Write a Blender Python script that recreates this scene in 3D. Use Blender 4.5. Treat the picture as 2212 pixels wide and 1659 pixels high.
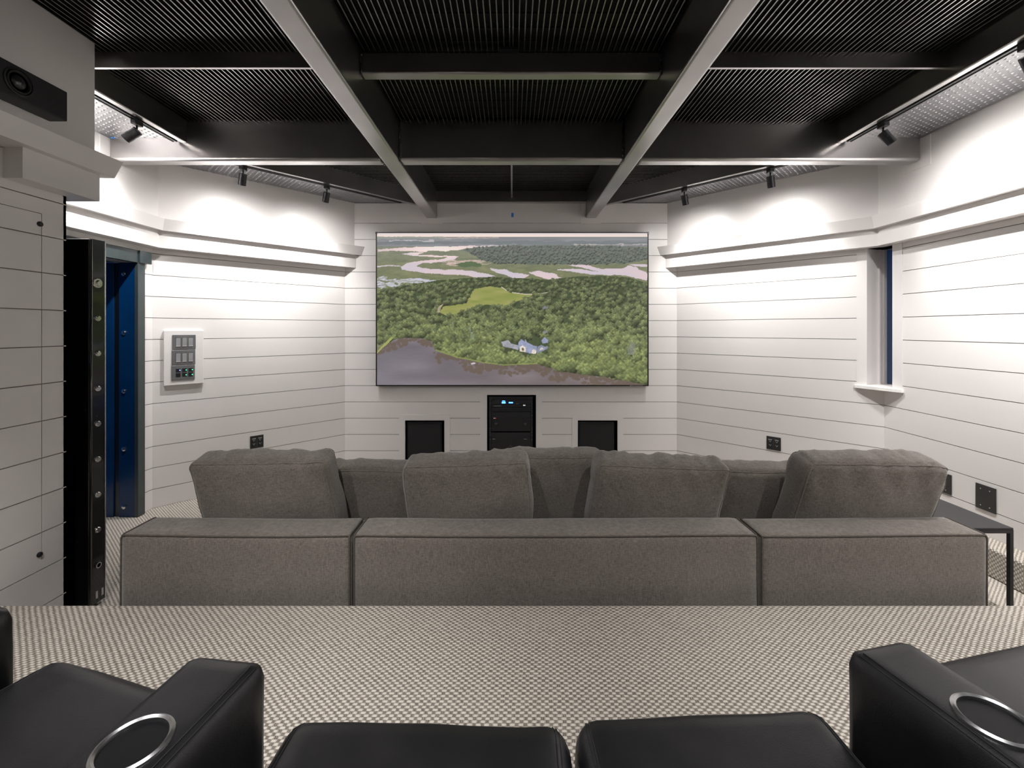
import bpy, bmesh, math, random
import numpy as np
from mathutils import Vector, Matrix, noise
random.seed(7)
for o in list(bpy.data.objects): bpy.data.objects.remove(o, do_unlink=True)
S = bpy.context.scene
C = S.collection

# ------------------------------------------------------------------ camera, world, exposure
H = 1.517                                   # camera height above the lower floor
F = 940.0                                   # focal length in pixels of a 2212 px wide frame
cam = bpy.data.cameras.new('camera')
cam.sensor_width = 36.0
cam.lens = F / 2212 * 36.0
cam.shift_y = -(829.5 - 711.0) / 2212
cam.clip_start = 0.03
camo = bpy.data.objects.new('camera', cam)
camo.location = (0, 0, H)
camo.rotation_euler = (math.radians(90), 0, 0)
C.objects.link(camo)
S.camera = camo

W = bpy.data.worlds.new('dusk'); S.world = W
W.use_nodes = True
W.node_tree.nodes['Background'].inputs[0].default_value = (0.016, 0.05, 0.135, 1)   # blue evening outside
W.node_tree.nodes['Background'].inputs[1].default_value = 0.35

S.view_settings.view_transform = 'Standard'
S.view_settings.look = 'None'
S.view_settings.gamma = 1.0
S.view_settings.use_curve_mapping = False
EXPOSURE = 1.33
S.view_settings.exposure = EXPOSURE

SPOT_W = 33.5          # track spots
BACK_W = 95.0          # added fill heads, out of view behind the camera
WARM = (1.0, 0.985, 0.97)

# ------------------------------------------------------------------ main dimensions (X right, Y away from the camera, Z up)
D = 4.86                                    # front wall
WL, WR = -1.866, 1.8406                     # its two ends
LC = (-3.0437, 3.682)                       # angled wall meets left wall
RC = (3.089, 3.6116)
PX, PY = -2.30, 2.245                       # pier on the left: side face, end
BACK = -2.7
PLAT = 0.30                                 # seating platform
PEDGE = 1.923
def z(h): return h + H
CEIL = z(1.56)
R2 = math.sqrt(2)

# ------------------------------------------------------------------ helpers
def link(o, parent=None):
    C.objects.link(o)
    if parent is not None: o.parent = parent
    return o
def obj(name, bm, mat, parent=None, smooth=False):
    me = bpy.data.meshes.new(name)
    bmesh.ops.recalc_face_normals(bm, faces=bm.faces[:])
    bm.to_mesh(me); bm.free()
    if mat is not None: me.materials.append(mat)
    if smooth:
        for p in me.polygons: p.use_smooth = True
    return link(bpy.data.objects.new(name, me), parent)
def empty(name, loc=(0, 0, 0), rz=0.0, parent=None):
    o = bpy.data.objects.new(name, None); o.empty_display_size = .1
    o.location = loc; o.rotation_euler = (0, 0, rz)
    return link(o, parent)
def tag(o, label=None, cat=None, group=None, kind=None):
    if label: o['label'] = label
    if cat: o['category'] = cat
    if group: o['group'] = group
    if kind: o['kind'] = kind
    return o
def add_box(bm, x0, x1, y0, y1, z0, z1, M=None):
    vs = [Vector((x, y, zz)) for zz in (z0, z1) for y in (y0, y1) for x in (x0, x1)]
    if M is not None: vs = [M @ v for v in vs]
    v = [bm.verts.new(p) for p in vs]
    for f in ((0, 2, 3, 1), (4, 5, 7, 6), (0, 1, 5, 4), (2, 6, 7, 3), (0, 4, 6, 2), (1, 3, 7, 5)):
        bm.faces.new([v[i] for i in f])
def box(name, x0, x1, y0, y1, z0, z1, mat, parent=None, bevel=0, seg=2, smooth=False, M=None):
    bm = bmesh.new(); add_box(bm, x0, x1, y0, y1, z0, z1, M)
    if bevel:
        bmesh.ops.bevel(bm, geom=bm.edges[:], offset=bevel, segments=seg, profile=.5, affect='EDGES')
    return obj(name, bm, mat, parent, smooth)
def add_prism(bm, pts, z0, z1):
    a = [bm.verts.new((x, y, z0)) for x, y in pts]; b = [bm.verts.new((x, y, z1)) for x, y in pts]
    n = len(pts)
    bm.faces.new(a); bm.faces.new(b)
    for i in range(n): bm.faces.new((a[i], a[(i+1) % n], b[(i+1) % n], b[i]))
def prism(name, pts, z0, z1, mat, parent=None):
    bm = bmesh.new(); add_prism(bm, pts, z0, z1); return obj(name, bm, mat, parent)
def add_tube(bm, pts, r, n=8, closed=False, caps=True):
    pts = [Vector(p) for p in pts]; rings = []; N = len(pts)
    ref = None
    for i, p in enumerate(pts):
        if closed: t = pts[(i+1) % N] - pts[i-1]
        else: t = pts[min(i+1, N-1)] - pts[max(i-1, 0)]
        t.normalize()
        if ref is None: ref = Vector((0, 0, 1)) if abs(t.z) < .9 else Vector((1, 0, 0))
        u = ref - t * ref.dot(t)
        if u.length < 1e-4: u = t.orthogonal()
        u.normalize(); ref = u; w = t.cross(u)
        rr = r[i] if isinstance(r, (list, tuple)) else r
        rings.append([bm.verts.new(p + u * (rr * math.cos(2*math.pi*k/n)) + w * (rr * math.sin(2*math.pi*k/n))) for k in range(n)])
    for i in range(N if closed else N-1):
        a, b = rings[i], rings[(i+1) % N]
        for k in range(n): bm.faces.new((a[k], a[(k+1) % n], b[(k+1) % n], b[k]))
    if caps and not closed: bm.faces.new(rings[0]); bm.faces.new(rings[-1])
def tube(name, pts, r, mat, parent=None, n=8, closed=False, smooth=True):
    bm = bmesh.new(); add_tube(bm, pts, r, n, closed); return obj(name, bm, mat, parent, smooth)
def add_lathe(bm, prof, n=24, M=None, closed=False):
    rings = []
    for r, zz in prof:
        ring = []
        for k in range(n):
            v = Vector((r*math.cos(2*math.pi*k/n), r*math.sin(2*math.pi*k/n), zz))
            ring.append(bm.verts.new(M @ v if M is not None else v))
        rings.append(ring)
    m = len(rings)
    for i in range(m if closed else m-1):
        a, b = rings[i], rings[(i+1) % m]
        for k in range(n): bm.faces.new((a[k], a[(k+1) % n], b[(k+1) % n], b[k]))
    if not closed:
        if prof[0][0] > 1e-5: bm.faces.new(rings[0])
        if prof[-1][0] > 1e-5: bm.faces.new(rings[-1])
def lathe(name, prof, mat, parent=None, n=24, M=None, closed=False, smooth=True):
    bm = bmesh.new(); add_lathe(bm, prof, n, M, closed)
    o = obj(name, bm, mat, parent, False)
    if smooth:
        for p in o.data.polygons: p.use_smooth = len(p.vertices) == 4
        sharp_by_angle(o)
    return o
def sharp_by_angle(o, deg=40):
    me = o.data; bm = bmesh.new(); bm.from_mesh(me)
    for e in bm.edges:
        if len(e.link_faces) == 2 and e.calc_face_angle(0) > math.radians(deg): e.smooth = False
    bm.to_mesh(me); bm.free()
def offs(path, mit, p): return [(v[0] + p*m[0], v[1] + p*m[1]) for v, m in zip(path, mit)]
def sweep(name, prof, path, mit, mat, parent=None):
    """prof: closed polygon of (inward offset, height above camera) swept along a mitred plan path"""
    bm = bmesh.new(); rings = []
    for v, m in zip(path, mit):
        rings.append([bm.verts.new((v[0] + p*m[0], v[1] + p*m[1], z(h))) for p, h in prof])
    n = len(prof)
    for i in range(len(rings)-1):
        for k in range(n): bm.faces.new((rings[i][k], rings[i][(k+1) % n], rings[i+1][(k+1) % n], rings[i+1][k]))
    bm.faces.new(rings[0]); bm.faces.new(rings[-1])
    return obj(name, bm, mat, parent)

# ------------------------------------------------------------------ materials
class NM:
    def __init__(s, name):
        s.m = bpy.data.materials.new(name); s.m.use_nodes = True
        s.t = s.m.node_tree; s.b = s.t.nodes['Principled BSDF']
    def new(s, t, **kw):
        n = s.t.nodes.new(t)
        for k, v in kw.items(): setattr(n, k, v)
        return n
    def con(s, a, b): s.t.links.new(a, b)
    def val(s, sock, v):
        if hasattr(v, 'is_linked') or hasattr(v, 'links'): s.con(v, sock)
        else: sock.default_value = v
    def math(s, op, a, b=0.0, c=0.0):
        n = s.new('ShaderNodeMath', operation=op)
        for i, v in enumerate((a, b, c)): s.val(n.inputs[i], v)
        return n.outputs[0]
    def obj(s): return s.new('ShaderNodeTexCoord').outputs['Object']
    def noise(s, vec, scale, detail=3, rough=.6, sc=None):
        if sc:
            mp = s.new('ShaderNodeMapping'); mp.inputs['Scale'].default_value = sc; s.con(vec, mp.inputs[0]); vec = mp.outputs[0]
        n = s.new('ShaderNodeTexNoise'); n.inputs['Scale'].default_value = scale
        n.inputs['Detail'].default_value = detail; n.inputs['Roughness'].default_value = rough
        s.con(vec, n.inputs['Vector']); return n.outputs['Fac']
    def ramp(s, fac, *stops):
        n = s.new('ShaderNodeValToRGB'); e = n.color_ramp.elements
        while len(e) < len(stops): e.new(.5)
        for el, (p, c) in zip(e, stops): el.position = p; el.color = (*c, 1)
        s.con(fac, n.inputs[0]); return n.outputs[0]
    def mix(s, fac, a, b):
        n = s.new('ShaderNodeMix', data_type='RGBA')
        s.val(n.inputs[0], fac)
        for i, v in ((6, a), (7, b)):
            if isinstance(v, tuple): n.inputs[i].default_value = (*v, 1)
            else: s.con(v, n.inputs[i])
        return n.outputs[2]
    def bump(s, h, strength=.3, dist=.002):
        n = s.new('ShaderNodeBump'); n.inputs['Strength'].default_value = strength; n.inputs['Distance'].default_value = dist
        s.con(h, n.inputs['Height']); s.con(n.outputs[0], s.b.inputs['Normal'])
    def set(s, **kw):
        for k, v in kw.items():
            i = s.b.inputs[k.replace('_', ' ')]
            if isinstance(v, tuple): i.default_value = (*v, 1) if len(v) == 3 else v
            elif isinstance(v, (int, float)): i.default_value = v
            else: s.con(v, i)
        return s
def simple(name, col, rough=.5, metal=0., var=.08, scale=14., spec=.5):
    m = NM(name); n = m.noise(m.obj(), scale)
    c1 = tuple(max(0, c*(1-var)) for c in col); c2 = tuple(min(1, c*(1+var)) for c in col)
    m.set(Base_Color=m.ramp(n, (.3, c1), (.7, c2)), Roughness=rough, Metallic=metal)
    m.b.inputs['Specular IOR Level'].default_value = spec
    return m.m
def glow(name, col, strength):
    m = NM(name); m.set(Base_Color=(0, 0, 0), Emission_Color=col, Emission_Strength=strength, Roughness=.5); return m.m

def paint_mat(name, col, rough):
    m = NM(name); v = m.obj()
    n = m.noise(v, 1.7, 2); n2 = m.noise(v, 220, 2)
    m.set(Base_Color=m.ramp(n, (.3, tuple(c*.975 for c in col)), (.7, col)), Roughness=rough)
    m.bump(n2, .06, .001); return m.m
WALL = paint_mat('greige satin paint', (.735, .705, .69), .36)
TRIM = paint_mat('greige trim paint', (.74, .71, .695), .33)

def steel_mat():
    m = NM('blackened steel'); v = m.obj()
    n = m.noise(v, 2.5, 2)
    m.set(Base_Color=m.ramp(n, (.3, (.44, .43, .427)), (.75, (.54, .528, .52))), Metallic=1.0,
          Roughness=.28)
    return m.m
STEEL = steel_mat()
BAR = simple('grating bar steel', (.34, .332, .325), .25, 1, .2, 30)
BLACKB = simple('matt black ceiling board', (.008, .008, .009), .8, 0, .2, 8)
BLACK = simple('black plastic', (.012, .012, .014), .45, 0, .15, 30)
BLACKM = simple('black powder coat', (.022, .022, .024), .42, .2, .15, 60)
RAIL = simple('black rack rail', (.03, .03, .033), .45, .3, .1, 60)
CHROME = simple('polished bolt steel', (.75, .74, .73), .16, 1, .06, 60)
SILVER = simple('brushed aluminium', (.62, .62, .63), .28, 1, .1, 90)
GUN = simple('dark grey lamp housing', (.055, .055, .06), .38, .7, .1, 40)
PLATE = simple('embossed grey steel sheet', (.34, .34, .35), .34, .9, .1, 12)
BLUETAPE = simple('blue masking tape', (.05, .27, .75), .6)
WELD = simple('weld bead', (.12, .12, .125), .3, .9, .4, 80)

def vault_mat(name, col, rough):
    m = NM(name); v = m.obj()
    n = m.noise(v, 5, 4); chips = m.noise(v, 130, 4, .7, (1, 1, .35))
    base = m.ramp(n, (.3, tuple(c*.8 for c in col)), (.7, col))
    chip = m.math('GREATER_THAN', chips, .735)
    m.set(Base_Color=m.mix(chip, base, (.5, .47, .43)), Roughness=rough)
    m.b.inputs['Coat Weight'].default_value = .6; m.b.inputs['Coat Roughness'].default_value = .06
    return m.m
VBLACK = vault_mat('black gloss vault enamel', (.006, .006, .008), .3)
VEDGE = vault_mat('charcoal gloss vault edge', (.010, .012, .013), .16)
VBLUE = vault_mat('gloss enamel with painted blue reflection', (.0015, .032, .115), .2); VBLUE.node_tree.nodes['Principled BSDF'].inputs['Coat Weight'].default_value = .08  # blue reflected from the passage is put into the jamb's base colour
VGREY = vault_mat('grey green gloss enamel', (.045, .06, .062), .2); VGREY.node_tree.nodes['Principled BSDF'].inputs['Coat Weight'].default_value = .15

def fabric_mat():
    m = NM('taupe linen weave'); v = m.obj()
    a = m.noise(v, 300, 3, .7, (.16, .16, 1)); b = m.noise(v, 300, 3, .7, (1, 1, .16)); c = m.noise(v, 2.2, 3)
    s = m.math('ADD', m.math('MULTIPLY', a, .5), m.math('MULTIPLY', b, .5))
    s = m.math('ADD', m.math('MULTIPLY', s, .85), m.math('MULTIPLY', c, .15))
    m.set(Base_Color=m.ramp(s, (.33, (.072, .061, .052)), (.5, (.168, .147, .128)), (.68, (.275, .245, .215))), Roughness=.92)
    m.b.inputs['Sheen Weight'].default_value = .35; m.b.inputs['Sheen Roughness'].default_value = .5
    m.b.inputs['Specular IOR Level'].default_value = .15
    m.bump(s, .5, .0015); return m.m
FABRIC = fabric_mat()
PIPE = simple('taupe piping', (.10, .087, .076), .95, 0, .2, 80, .1)

def leather_mat():
    m = NM('black leather'); v = m.obj()
    vo = m.new('ShaderNodeTexVoronoi'); vo.inputs['Scale'].default_value = 420; m.con(v, vo.inputs['Vector'])
    n = m.noise(v, 9, 4)
    m.set(Base_Color=m.ramp(n, (.3, (.005, .005, .006)), (.75, (.010, .0095, .011))), Roughness=m.math('MULTIPLY_ADD', n, .14, .34))
    m.b.inputs['Specular IOR Level'].default_value = .36
    h = m.math('ADD', m.math('MULTIPLY', vo.outputs['Distance'], .35), m.math('MULTIPLY', n, 1.0))
    m.bump(h, .22, .002); return m.m
LEATHER = leather_mat()
CUP = simple('matt black cup liner', (.004, .004, .005), .5, 0, .1, 30, .18)
THREAD = simple('black stitching', (.006, .006, .007), .7)

def carpet_mat():
    m = NM('basket weave sisal carpet'); v = m.obj()
    sep = m.new('ShaderNodeSeparateXYZ'); m.con(v, sep.inputs[0])
    rowh, colw = .0105, .0265
    xx = m.math('ADD', sep.outputs[0], sep.outputs[2])
    vv = m.math('DIVIDE', sep.outputs[1], rowh)
    wob = m.noise(v, 35, 2)
    row = m.math('FLOOR', vv); fv = m.math('FRACT', vv)
    uu = m.math('ADD', m.math('DIVIDE', xx, colw), m.math('MULTIPLY', row, .47))
    uu = m.math('ADD', uu, m.math('MULTIPLY', wob, .45))
    fu = m.math('FRACT', uu)
    # light rounded tuft
    du = m.math('ABSOLUTE', m.math('SUBTRACT', fu, .31)); dv = m.math('ABSOLUTE', m.math('SUBTRACT', fv, .5))
    du2 = m.math('POWER', m.math('DIVIDE', du, .345), 4.0); dv2 = m.math('POWER', m.math('DIVIDE', dv, .60), 4.0)
    tuft = m.math('MAXIMUM', m.math('SUBTRACT', 1.0, m.math('ADD', du2, dv2)), 0.0)
    # dark hatch between tufts
    hatch = m.math('MULTIPLY_ADD', m.math('SINE', m.math('MULTIPLY', fu, 2*math.pi*6.6)), .5, .5)
    height = m.math('MAXIMUM', tuft, m.math('MULTIPLY_ADD', hatch, .58, .10))
    fib = m.noise(v, 900, 2); big = m.noise(v, 1.3, 2)
    s = m.math('ADD', m.math('MULTIPLY', height, .78), m.math('MULTIPLY', fib, .20))
    s = m.math('ADD', s, m.math('MULTIPLY', m.math('SUBTRACT', big, .5), .10))
    s = m.math('ADD', s, m.math('MULTIPLY', m.math('SUBTRACT', m.noise(v, 75, 2), .5), .30))
    m.set(Base_Color=m.ramp(s, (.10, (.040, .031, .023)), (.40, (.27, .237, .20)), (.85, (.62, .57, .505))), Roughness=.95)
    m.b.inputs['Specular IOR Level'].default_value = .1
    m.bump(m.math('ADD', height, m.math('MULTIPLY', fib, .2)), .9, .004); return m.m
CARPET = carpet_mat()

def glass_mat():
    m = NM('window glass'); n = m.noise(m.obj(), 3)
    m.set(Base_Color=m.ramp(n, (.3, (.5, .6, .75)), (.7, (.55, .65, .8))), Roughness=.03, Transmission_Weight=1.0); m.b.inputs['IOR'].default_value = 1.3
    return m.m
GLASS = glass_mat()

# ------------------------------------------------------------------ floor, platform, curb
fl = prism('floor', [(-3.9, BACK-.2), (3.3, BACK-.2), (3.3, 5.2), (-3.9, 5.2)], -.12, 0, CARPET)
tag(fl, 'sisal basket weave carpet on the lower floor', 'floor', kind='structure')
pl = box('floor', PX, RC[0], BACK, PEDGE, 0.0005, PLAT, CARPET, None, .012, 3)
pl.name = 'floor_platform'
tag(pl, 'raised carpeted seating platform behind the sofa', 'platform', kind='structure')
cu = box('floor_curb', 2.925, RC[0], PEDGE+.001, 3.55, .0005, .177, CARPET, None, .01, 2)
tag(cu, 'low carpeted curb running along the right wall', 'curb', kind='structure')

# ------------------------------------------------------------------ shiplap walls
BT = .014                                   # board thickness
GAP = .0048
ROWS = []
top = z(1.184)
zz = top
while zz - .1815 > .02:
    ROWS.append((zz - .1815 + GAP/2, zz - GAP/2)); zz -= .1815
ROWS.append((.002, zz - GAP/2))
ROWS.insert(0, (top + GAP/2, z(1.405)))
def frame_of(A, B):
    A = Vector((*A, 0)); B = Vector((*B, 0)); t = (B - A).normalized()
    return A, t, (B - A).length
def shiplap(parent, A, B, n, zmin=0, zmax=9, cuts=(), mat=None):
    """boards on the wall line A->B; n = inward normal; cuts = (s0,s1,z0,z1) along the line"""
    A3, t, L = frame_of(A, B); n = Vector((*n, 0))
    M = Matrix(((t.x, n.x, 0, A3.x), (t.y, n.y, 0, A3.y), (0, 0, 1, 0), (0, 0, 0, 1)))
    for zb, zt in ROWS:
        zb, zt = max(zb, zmin), min(zt, zmax)
        if zt - zb < .01: continue
        cc = [c for c in cuts if c[2] < zt and c[3] > zb]
        ss = sorted({0, L, *[min(max(x, 0), L) for c in cc for x in c[:2]]})
        zs = sorted({zb, zt, *[min(max(x, zb), zt) for c in cc for x in c[2:]]})
        cells = {}
        for i in range(len(ss)-1):
            run = []
            for j in range(len(zs)-1):
                sm, zm = (ss[i]+ss[i+1])/2, (zs[j]+zs[j+1])/2
                if any(c[0] < sm < c[1] and c[2] < zm < c[3] for c in cc): continue
                if run and abs(run[-1][1]-zs[j]) < 1e-6: run[-1][1] = zs[j+1]
                else: run.append([zs[j], zs[j+1]])
            cells[i] = run
        # merge equal neighbouring columns, split where a gap goes right through the board
        groups = []; cur = None
        for i in range(len(ss)-1):
            r = [tuple(x) for x in cells[i]]
            if not r: cur = None; continue
            if cur is None: cur = []; groups.append(cur)
            if cur and cur[-1][1] == r and abs(cur[-1][0][1]-ss[i]) < 1e-6: cur[-1][0][1] = ss[i+1]
            else: cur.append([[ss[i], ss[i+1]], r])
        for g in groups:
            bm = bmesh.new()
            for (s0, s1), r in g:
                for a, b in r: add_box(bm, s0, s1, -BT, 0, a, b, M)
            obj('board', bm, mat or WALL, parent)
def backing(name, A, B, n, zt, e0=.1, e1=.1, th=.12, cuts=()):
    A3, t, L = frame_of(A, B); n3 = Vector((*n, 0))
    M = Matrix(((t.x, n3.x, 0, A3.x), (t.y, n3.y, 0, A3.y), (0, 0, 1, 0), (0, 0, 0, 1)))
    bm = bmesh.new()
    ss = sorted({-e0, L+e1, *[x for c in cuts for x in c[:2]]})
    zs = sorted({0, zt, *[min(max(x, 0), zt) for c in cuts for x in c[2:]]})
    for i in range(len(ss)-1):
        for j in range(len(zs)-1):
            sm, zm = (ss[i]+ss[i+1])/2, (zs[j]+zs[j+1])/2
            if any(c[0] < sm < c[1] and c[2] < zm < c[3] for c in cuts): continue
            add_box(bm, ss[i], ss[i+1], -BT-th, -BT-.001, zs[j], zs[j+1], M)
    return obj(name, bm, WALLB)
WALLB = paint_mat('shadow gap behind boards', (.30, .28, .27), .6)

# front wall: niches for the rack and two subwoofers
def fx(px): return (px - 1106) * D / F
NICHE = [(fx(875), fx(960), .03, z(-1.0185)), (fx(1052), fx(1158), .03, z(-.734)), (fx(1248), fx(1334), .03, z(-1.0185))]
FR = [(fx(862), fx(972), .0, z(-.9565)), (fx(1037), fx(1171), .0, z(-.672)), (fx(1236), fx(1346), .0, z(-.9565))]
def shiftc(cs): return [(a-WL, b-WL, c, d) for a, b, c, d in cs]
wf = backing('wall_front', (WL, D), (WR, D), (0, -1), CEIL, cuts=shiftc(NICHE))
tag(wf, 'front wall of greige shiplap behind the big screen', 'wall', kind='structure')
BEAMX = [(-.957, -.832), (.822, .941)]
PADS = [(fx(910), fx(957), z(1.176), z(1.405)), (fx(1254), fx(1299), z(1.176), z(1.405))]
shiplap(wf, (WL, D), (WR, D), (0, -1), cuts=shiftc(FR + PADS))
for (a, b, c, d), (na, nb, nc, nd) in zip(FR, NICHE):      # flat casing around each niche
    bm = bmesh.new()
    add_box(bm, a, na, D-.004, D+BT, c, d); add_box(bm, nb, b, D-.004, D+BT, c, d)
    add_box(bm, na, nb, D-.004, D+BT, nd, d); add_box(bm, na, nb, D-.004, D+BT, .002, nc)
    obj('niche_casing', bm, TRIM, wf)
    bm = bmesh.new()                                        # black lined recess
    y0, y1 = D+.002, D+.50
    add_box(bm, na-.02, na, y0+.014, y1, nc-.02, nd+.02); add_box(bm, nb, nb+.02, y0+.014, y1, nc-.02, nd+.02)
    add_box(bm, na, nb, y0+.014, y1, nd, nd+.02); add_box(bm, na, nb, y0+.014, y1, nc-.02, nc); add_box(bm, na-.02, nb+.02, y1, y1+.02, nc-.02, nd+.02)
    obj('niche_lining', bm, BLACKB, wf)
for a, b, c, d in PADS: box('beam_pad', a, b, D-.006, D+BT, c, d, TRIM, wf)
box('blue_tape', fx(1104.5), fx(1109.5), D-.0015, D, z((711-469)*D/F), z((711-460)*D/F), BLUETAPE, wf)

# angled walls
LAn = (1/R2, -1/R2); RAn = (-1/R2, -1/R2)
wla = backing('wall_left_angled', (WL, D), LC, LAn, CEIL, .02, .02)
tag(wla, 'angled shiplap wall on the left with the switch panel', 'wall', kind='structure')
shiplap(wla, (WL, D), LC, LAn, zmax=z(.70))
# corner window niche on the right
WZ0, WZ1 = z(-.478), z(.684)
a0, a1 = (2.961, 3.7396), (3.010, 3.6906)   # outer / inner edge of the casing on the angled wall
b1, b0 = (RC[0], 3.530), (RC[0], 3.441)
LA = math.hypot(RC[0]-WR, RC[1]-D)
def sA(p): return math.hypot(p[0]-WR, p[1]-D)
cutA = [(sA(a0), LA+.2, WZ0-.02, WZ1+.01)]; cutR = [(-.2, RC[1]-b0[1], WZ0-.02, WZ1+.01)]
wra = backing('wall_right_angled', (WR, D), RC, RAn, CEIL, .02, .02, cuts=[(sA(a1), LA+.2, WZ0-.02, WZ1)])
tag(wra, 'angled shiplap wall on the right of the screen', 'wall', kind='structure')
shiplap(wra, (WR, D), RC, RAn, zmax=z(.70), cuts=cutA)
RB = (RC[0], BACK)
wr = backing('wall_right', RC, RB, (-1, 0), CEIL, 0, .1, cuts=[(-.2, RC[1]-b1[1], WZ0-.02, WZ1)])
tag(wr, 'shiplap wall along the right side of the room', 'wall', kind='structure')
shiplap(wr, RC, RB, (-1, 0), zmax=z(.70), cuts=cutR)

# left wall with the vault doorway, pier, back wall
LB = (LC[0], PY)
DO0, DO1 = 2.50, 3.507                       # doorway along Y
ZH = z(.536)
dcut = [(LC[1]-DO1-.045, LC[1]-DO0, -.1, ZH)]
wl = backing('wall_left', LC, LB, (1, 0), CEIL, 0, .1, cuts=dcut)
tag(wl, 'short shiplap wall around the vault doorway', 'wall', kind='structure')
shiplap(wl, LC, LB, (1, 0), zmax=z(.70), cuts=[(LC[1]-3.56, LC[1]-PY+.1, -.1, z(.62))])
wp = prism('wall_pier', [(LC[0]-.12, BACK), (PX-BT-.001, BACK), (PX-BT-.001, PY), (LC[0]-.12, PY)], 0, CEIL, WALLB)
tag(wp, 'shiplap pier in the left foreground with a hidden access panel', 'wall', kind='structure')
def sP(y): return y - BACK
shiplap(wp, (PX, BACK), (PX, PY), (1, 0), zmax=z(.90), cuts=[(sP(2.1265), sP(2.1295), z(-1.13), z(.5637)), (0, sP(2.128), z(.5625), z(.5655))])
box('end_panel', LC[0], PX, PY-BT, PY, 0, z(.70), WALL, wp)
for py, yy in ((484, 2.1185), (1198, 2.1165)):
    M = Matrix.Translation((PX, yy, z((711-py)*yy/F))) @ Matrix.Rotation(math.radians(90), 4, 'Y')
    lathe('finger_pull', [(.0, .010), (.008, .010), (.0125, .006), (.0125, 0)], BLACK, wp, 16, M)
wb = box('wall_back', LC[0]-.2, RC[0]+.2, BACK-.12, BACK, 0, CEIL, WALL)
tag(wb, 'plain back wall behind the seats', 'wall', kind='structure')

# upper walls, crown and fascia
rp = [(WR, D), RC, RB]; n1, n2 = RAn, (-1, 0)
def mitre(a, b):
    k = 1 + a[0]*b[0] + a[1]*b[1]; return ((a[0]+b[0])/k, (a[1]+b[1])/k)
rm = [(-R2, 0), mitre(RAn, (-1, 0)), (-1, 0)]
lp = [(WL, D), LC, LB, (PX, PY), (PX, BACK)]
lm = [(R2, 0), mitre(LAn, (1, 0)), (1, 1), (1, 1), (1, 0)]
UP = [(.0, .918), (.075, .918), (.075, 1.555), (.0, 1.555)]
wu = sweep('wall_right_upper', UP, rp, rm, WALL); tag(wu, 'smooth upper wall above the right ledge', 'wall', kind='structure')
wul = sweep('wall_left_upper', UP, lp, lm, WALL); tag(wul, 'smooth upper wall above the left ledge', 'wall', kind='structure')
CROWN = [(.0, .824), (.131, .824), (.156, .919), (.0, .919)]
FASC = [(.0, .684), (.089, .684), (.089, .824), (.0, .824)]
t1 = sweep('trim_1', CROWN, rp, rm, TRIM); tag(t1, 'sloped crown ledge along the right walls', 'ledge', kind='structure')
sweep('fascia', FASC, rp, rm, TRIM, t1)
t2 = sweep('trim_2', CROWN, lp, lm, TRIM); tag(t2, 'sloped crown ledge along the left walls and pier', 'ledge', kind='structure')
sweep('fascia', FASC, lp[:4] + [(PX, 1.966)], lm[:4] + [(1, 0)], TRIM, t2)
# pads where the cross beam enters the side walls
for sx, xw in ((1, RC[0]-.075), (-1, LC[0]+.075)):
    box('beam_pad', min(xw, xw-sx*.006), max(xw, xw-sx*.006), 3.13, 3.36, z(1.189), z(1.405), TRIM, wu if sx > 0 else wul)

# corner window: casing, reveal, sill, sash, glass
wi = empty('window_1', (RC[0], RC[1], WZ0)); tag(wi, 'narrow corner window with dark blue evening glass', 'window', kind='structure')
wi.location = (0, 0, 0)
nn = (math.cos(math.radians(22.5)), math.sin(math.radians(22.5)))
def along(p, q, t): return (p[0]+q[0]*t, p[1]+q[1]*t)
def quadwall(name, p, q, th_dir, th, z0, z1, mat, parent):
    return prism(name, [p, q, along(q, th_dir, th), along(p, th_dir, th)], z0, z1, mat, parent)
quadwall('casing', a0, a1, (1/R2, 1/R2), BT+.0, WZ0, WZ1, TRIM, wi)
quadwall('casing', along(a0, RAn, .004), along(a1, RAn, .004), (1/R2, 1/R2), .004, WZ0, WZ1, TRIM, wi)
quadwall('casing', (RC[0]-.004, b0[1]), (RC[0]-.004, b1[1]), (1, 0), BT+.004, WZ0, WZ1, TRIM, wi)
tperp = (-nn[1], nn[0])
for p, sgn, nm in ((a1, 1, 'jamb'), (b1, -1, 'jamb')):
    e = along(p, nn, .36)
    quadwall(nm, p, e, tperp, .025*sgn, WZ0-.02, WZ1+.02, TRIM, wi)
    for t0, t1_, w_ in ((.155, .20, .012), (.20, .255, .024)):   # stepped stops of the sash
        q0, q1 = along(p, nn, t0), along(p, nn, t1_)
        quadwall('stop', q0, q1, tperp, -w_*sgn, WZ0, WZ1, TRIM, wi)
e0_, e1_ = along(a1, nn, .36), along(b1, nn, .36)
prism('head', [a1, along(a1, nn, .36), along(b1, nn, .36), b1, along(RC, (-1, 0), .01)], WZ1, WZ1+.02, TRIM, wi)
prism('sill_bed', [along(a1, nn, -.005), along(a1, nn, .36), along(b1, nn, .36), along(b1, nn, -.005)], WZ0-.02, WZ0+.006, TRIM, wi)
g0, g1 = along(a1, nn, .235), along(b1, nn, .235)
quadwall('pane', g0, g1, nn, .006, WZ0, WZ1, GLASS, wi)
SILLM = simple('white sill paint', (.8, .78, .76), .35)
s0, s1 = along(a0, (-1/R2, 1/R2), .012), along(b0, (0, -1), .012)
s0i, s1i = along(s0, RAn, .02), along(s1, (-1, 0), .02)
bmS = bmesh.new(); add_prism(bmS, [along(s0, RAn, .0), s0i, s1i, along(s1, (-1, 0), .0), along(b1, nn, .05), along(a1, nn, .05)], WZ0-.024, WZ0)
obj('sill', bmS, SILLM, wi)

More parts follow.
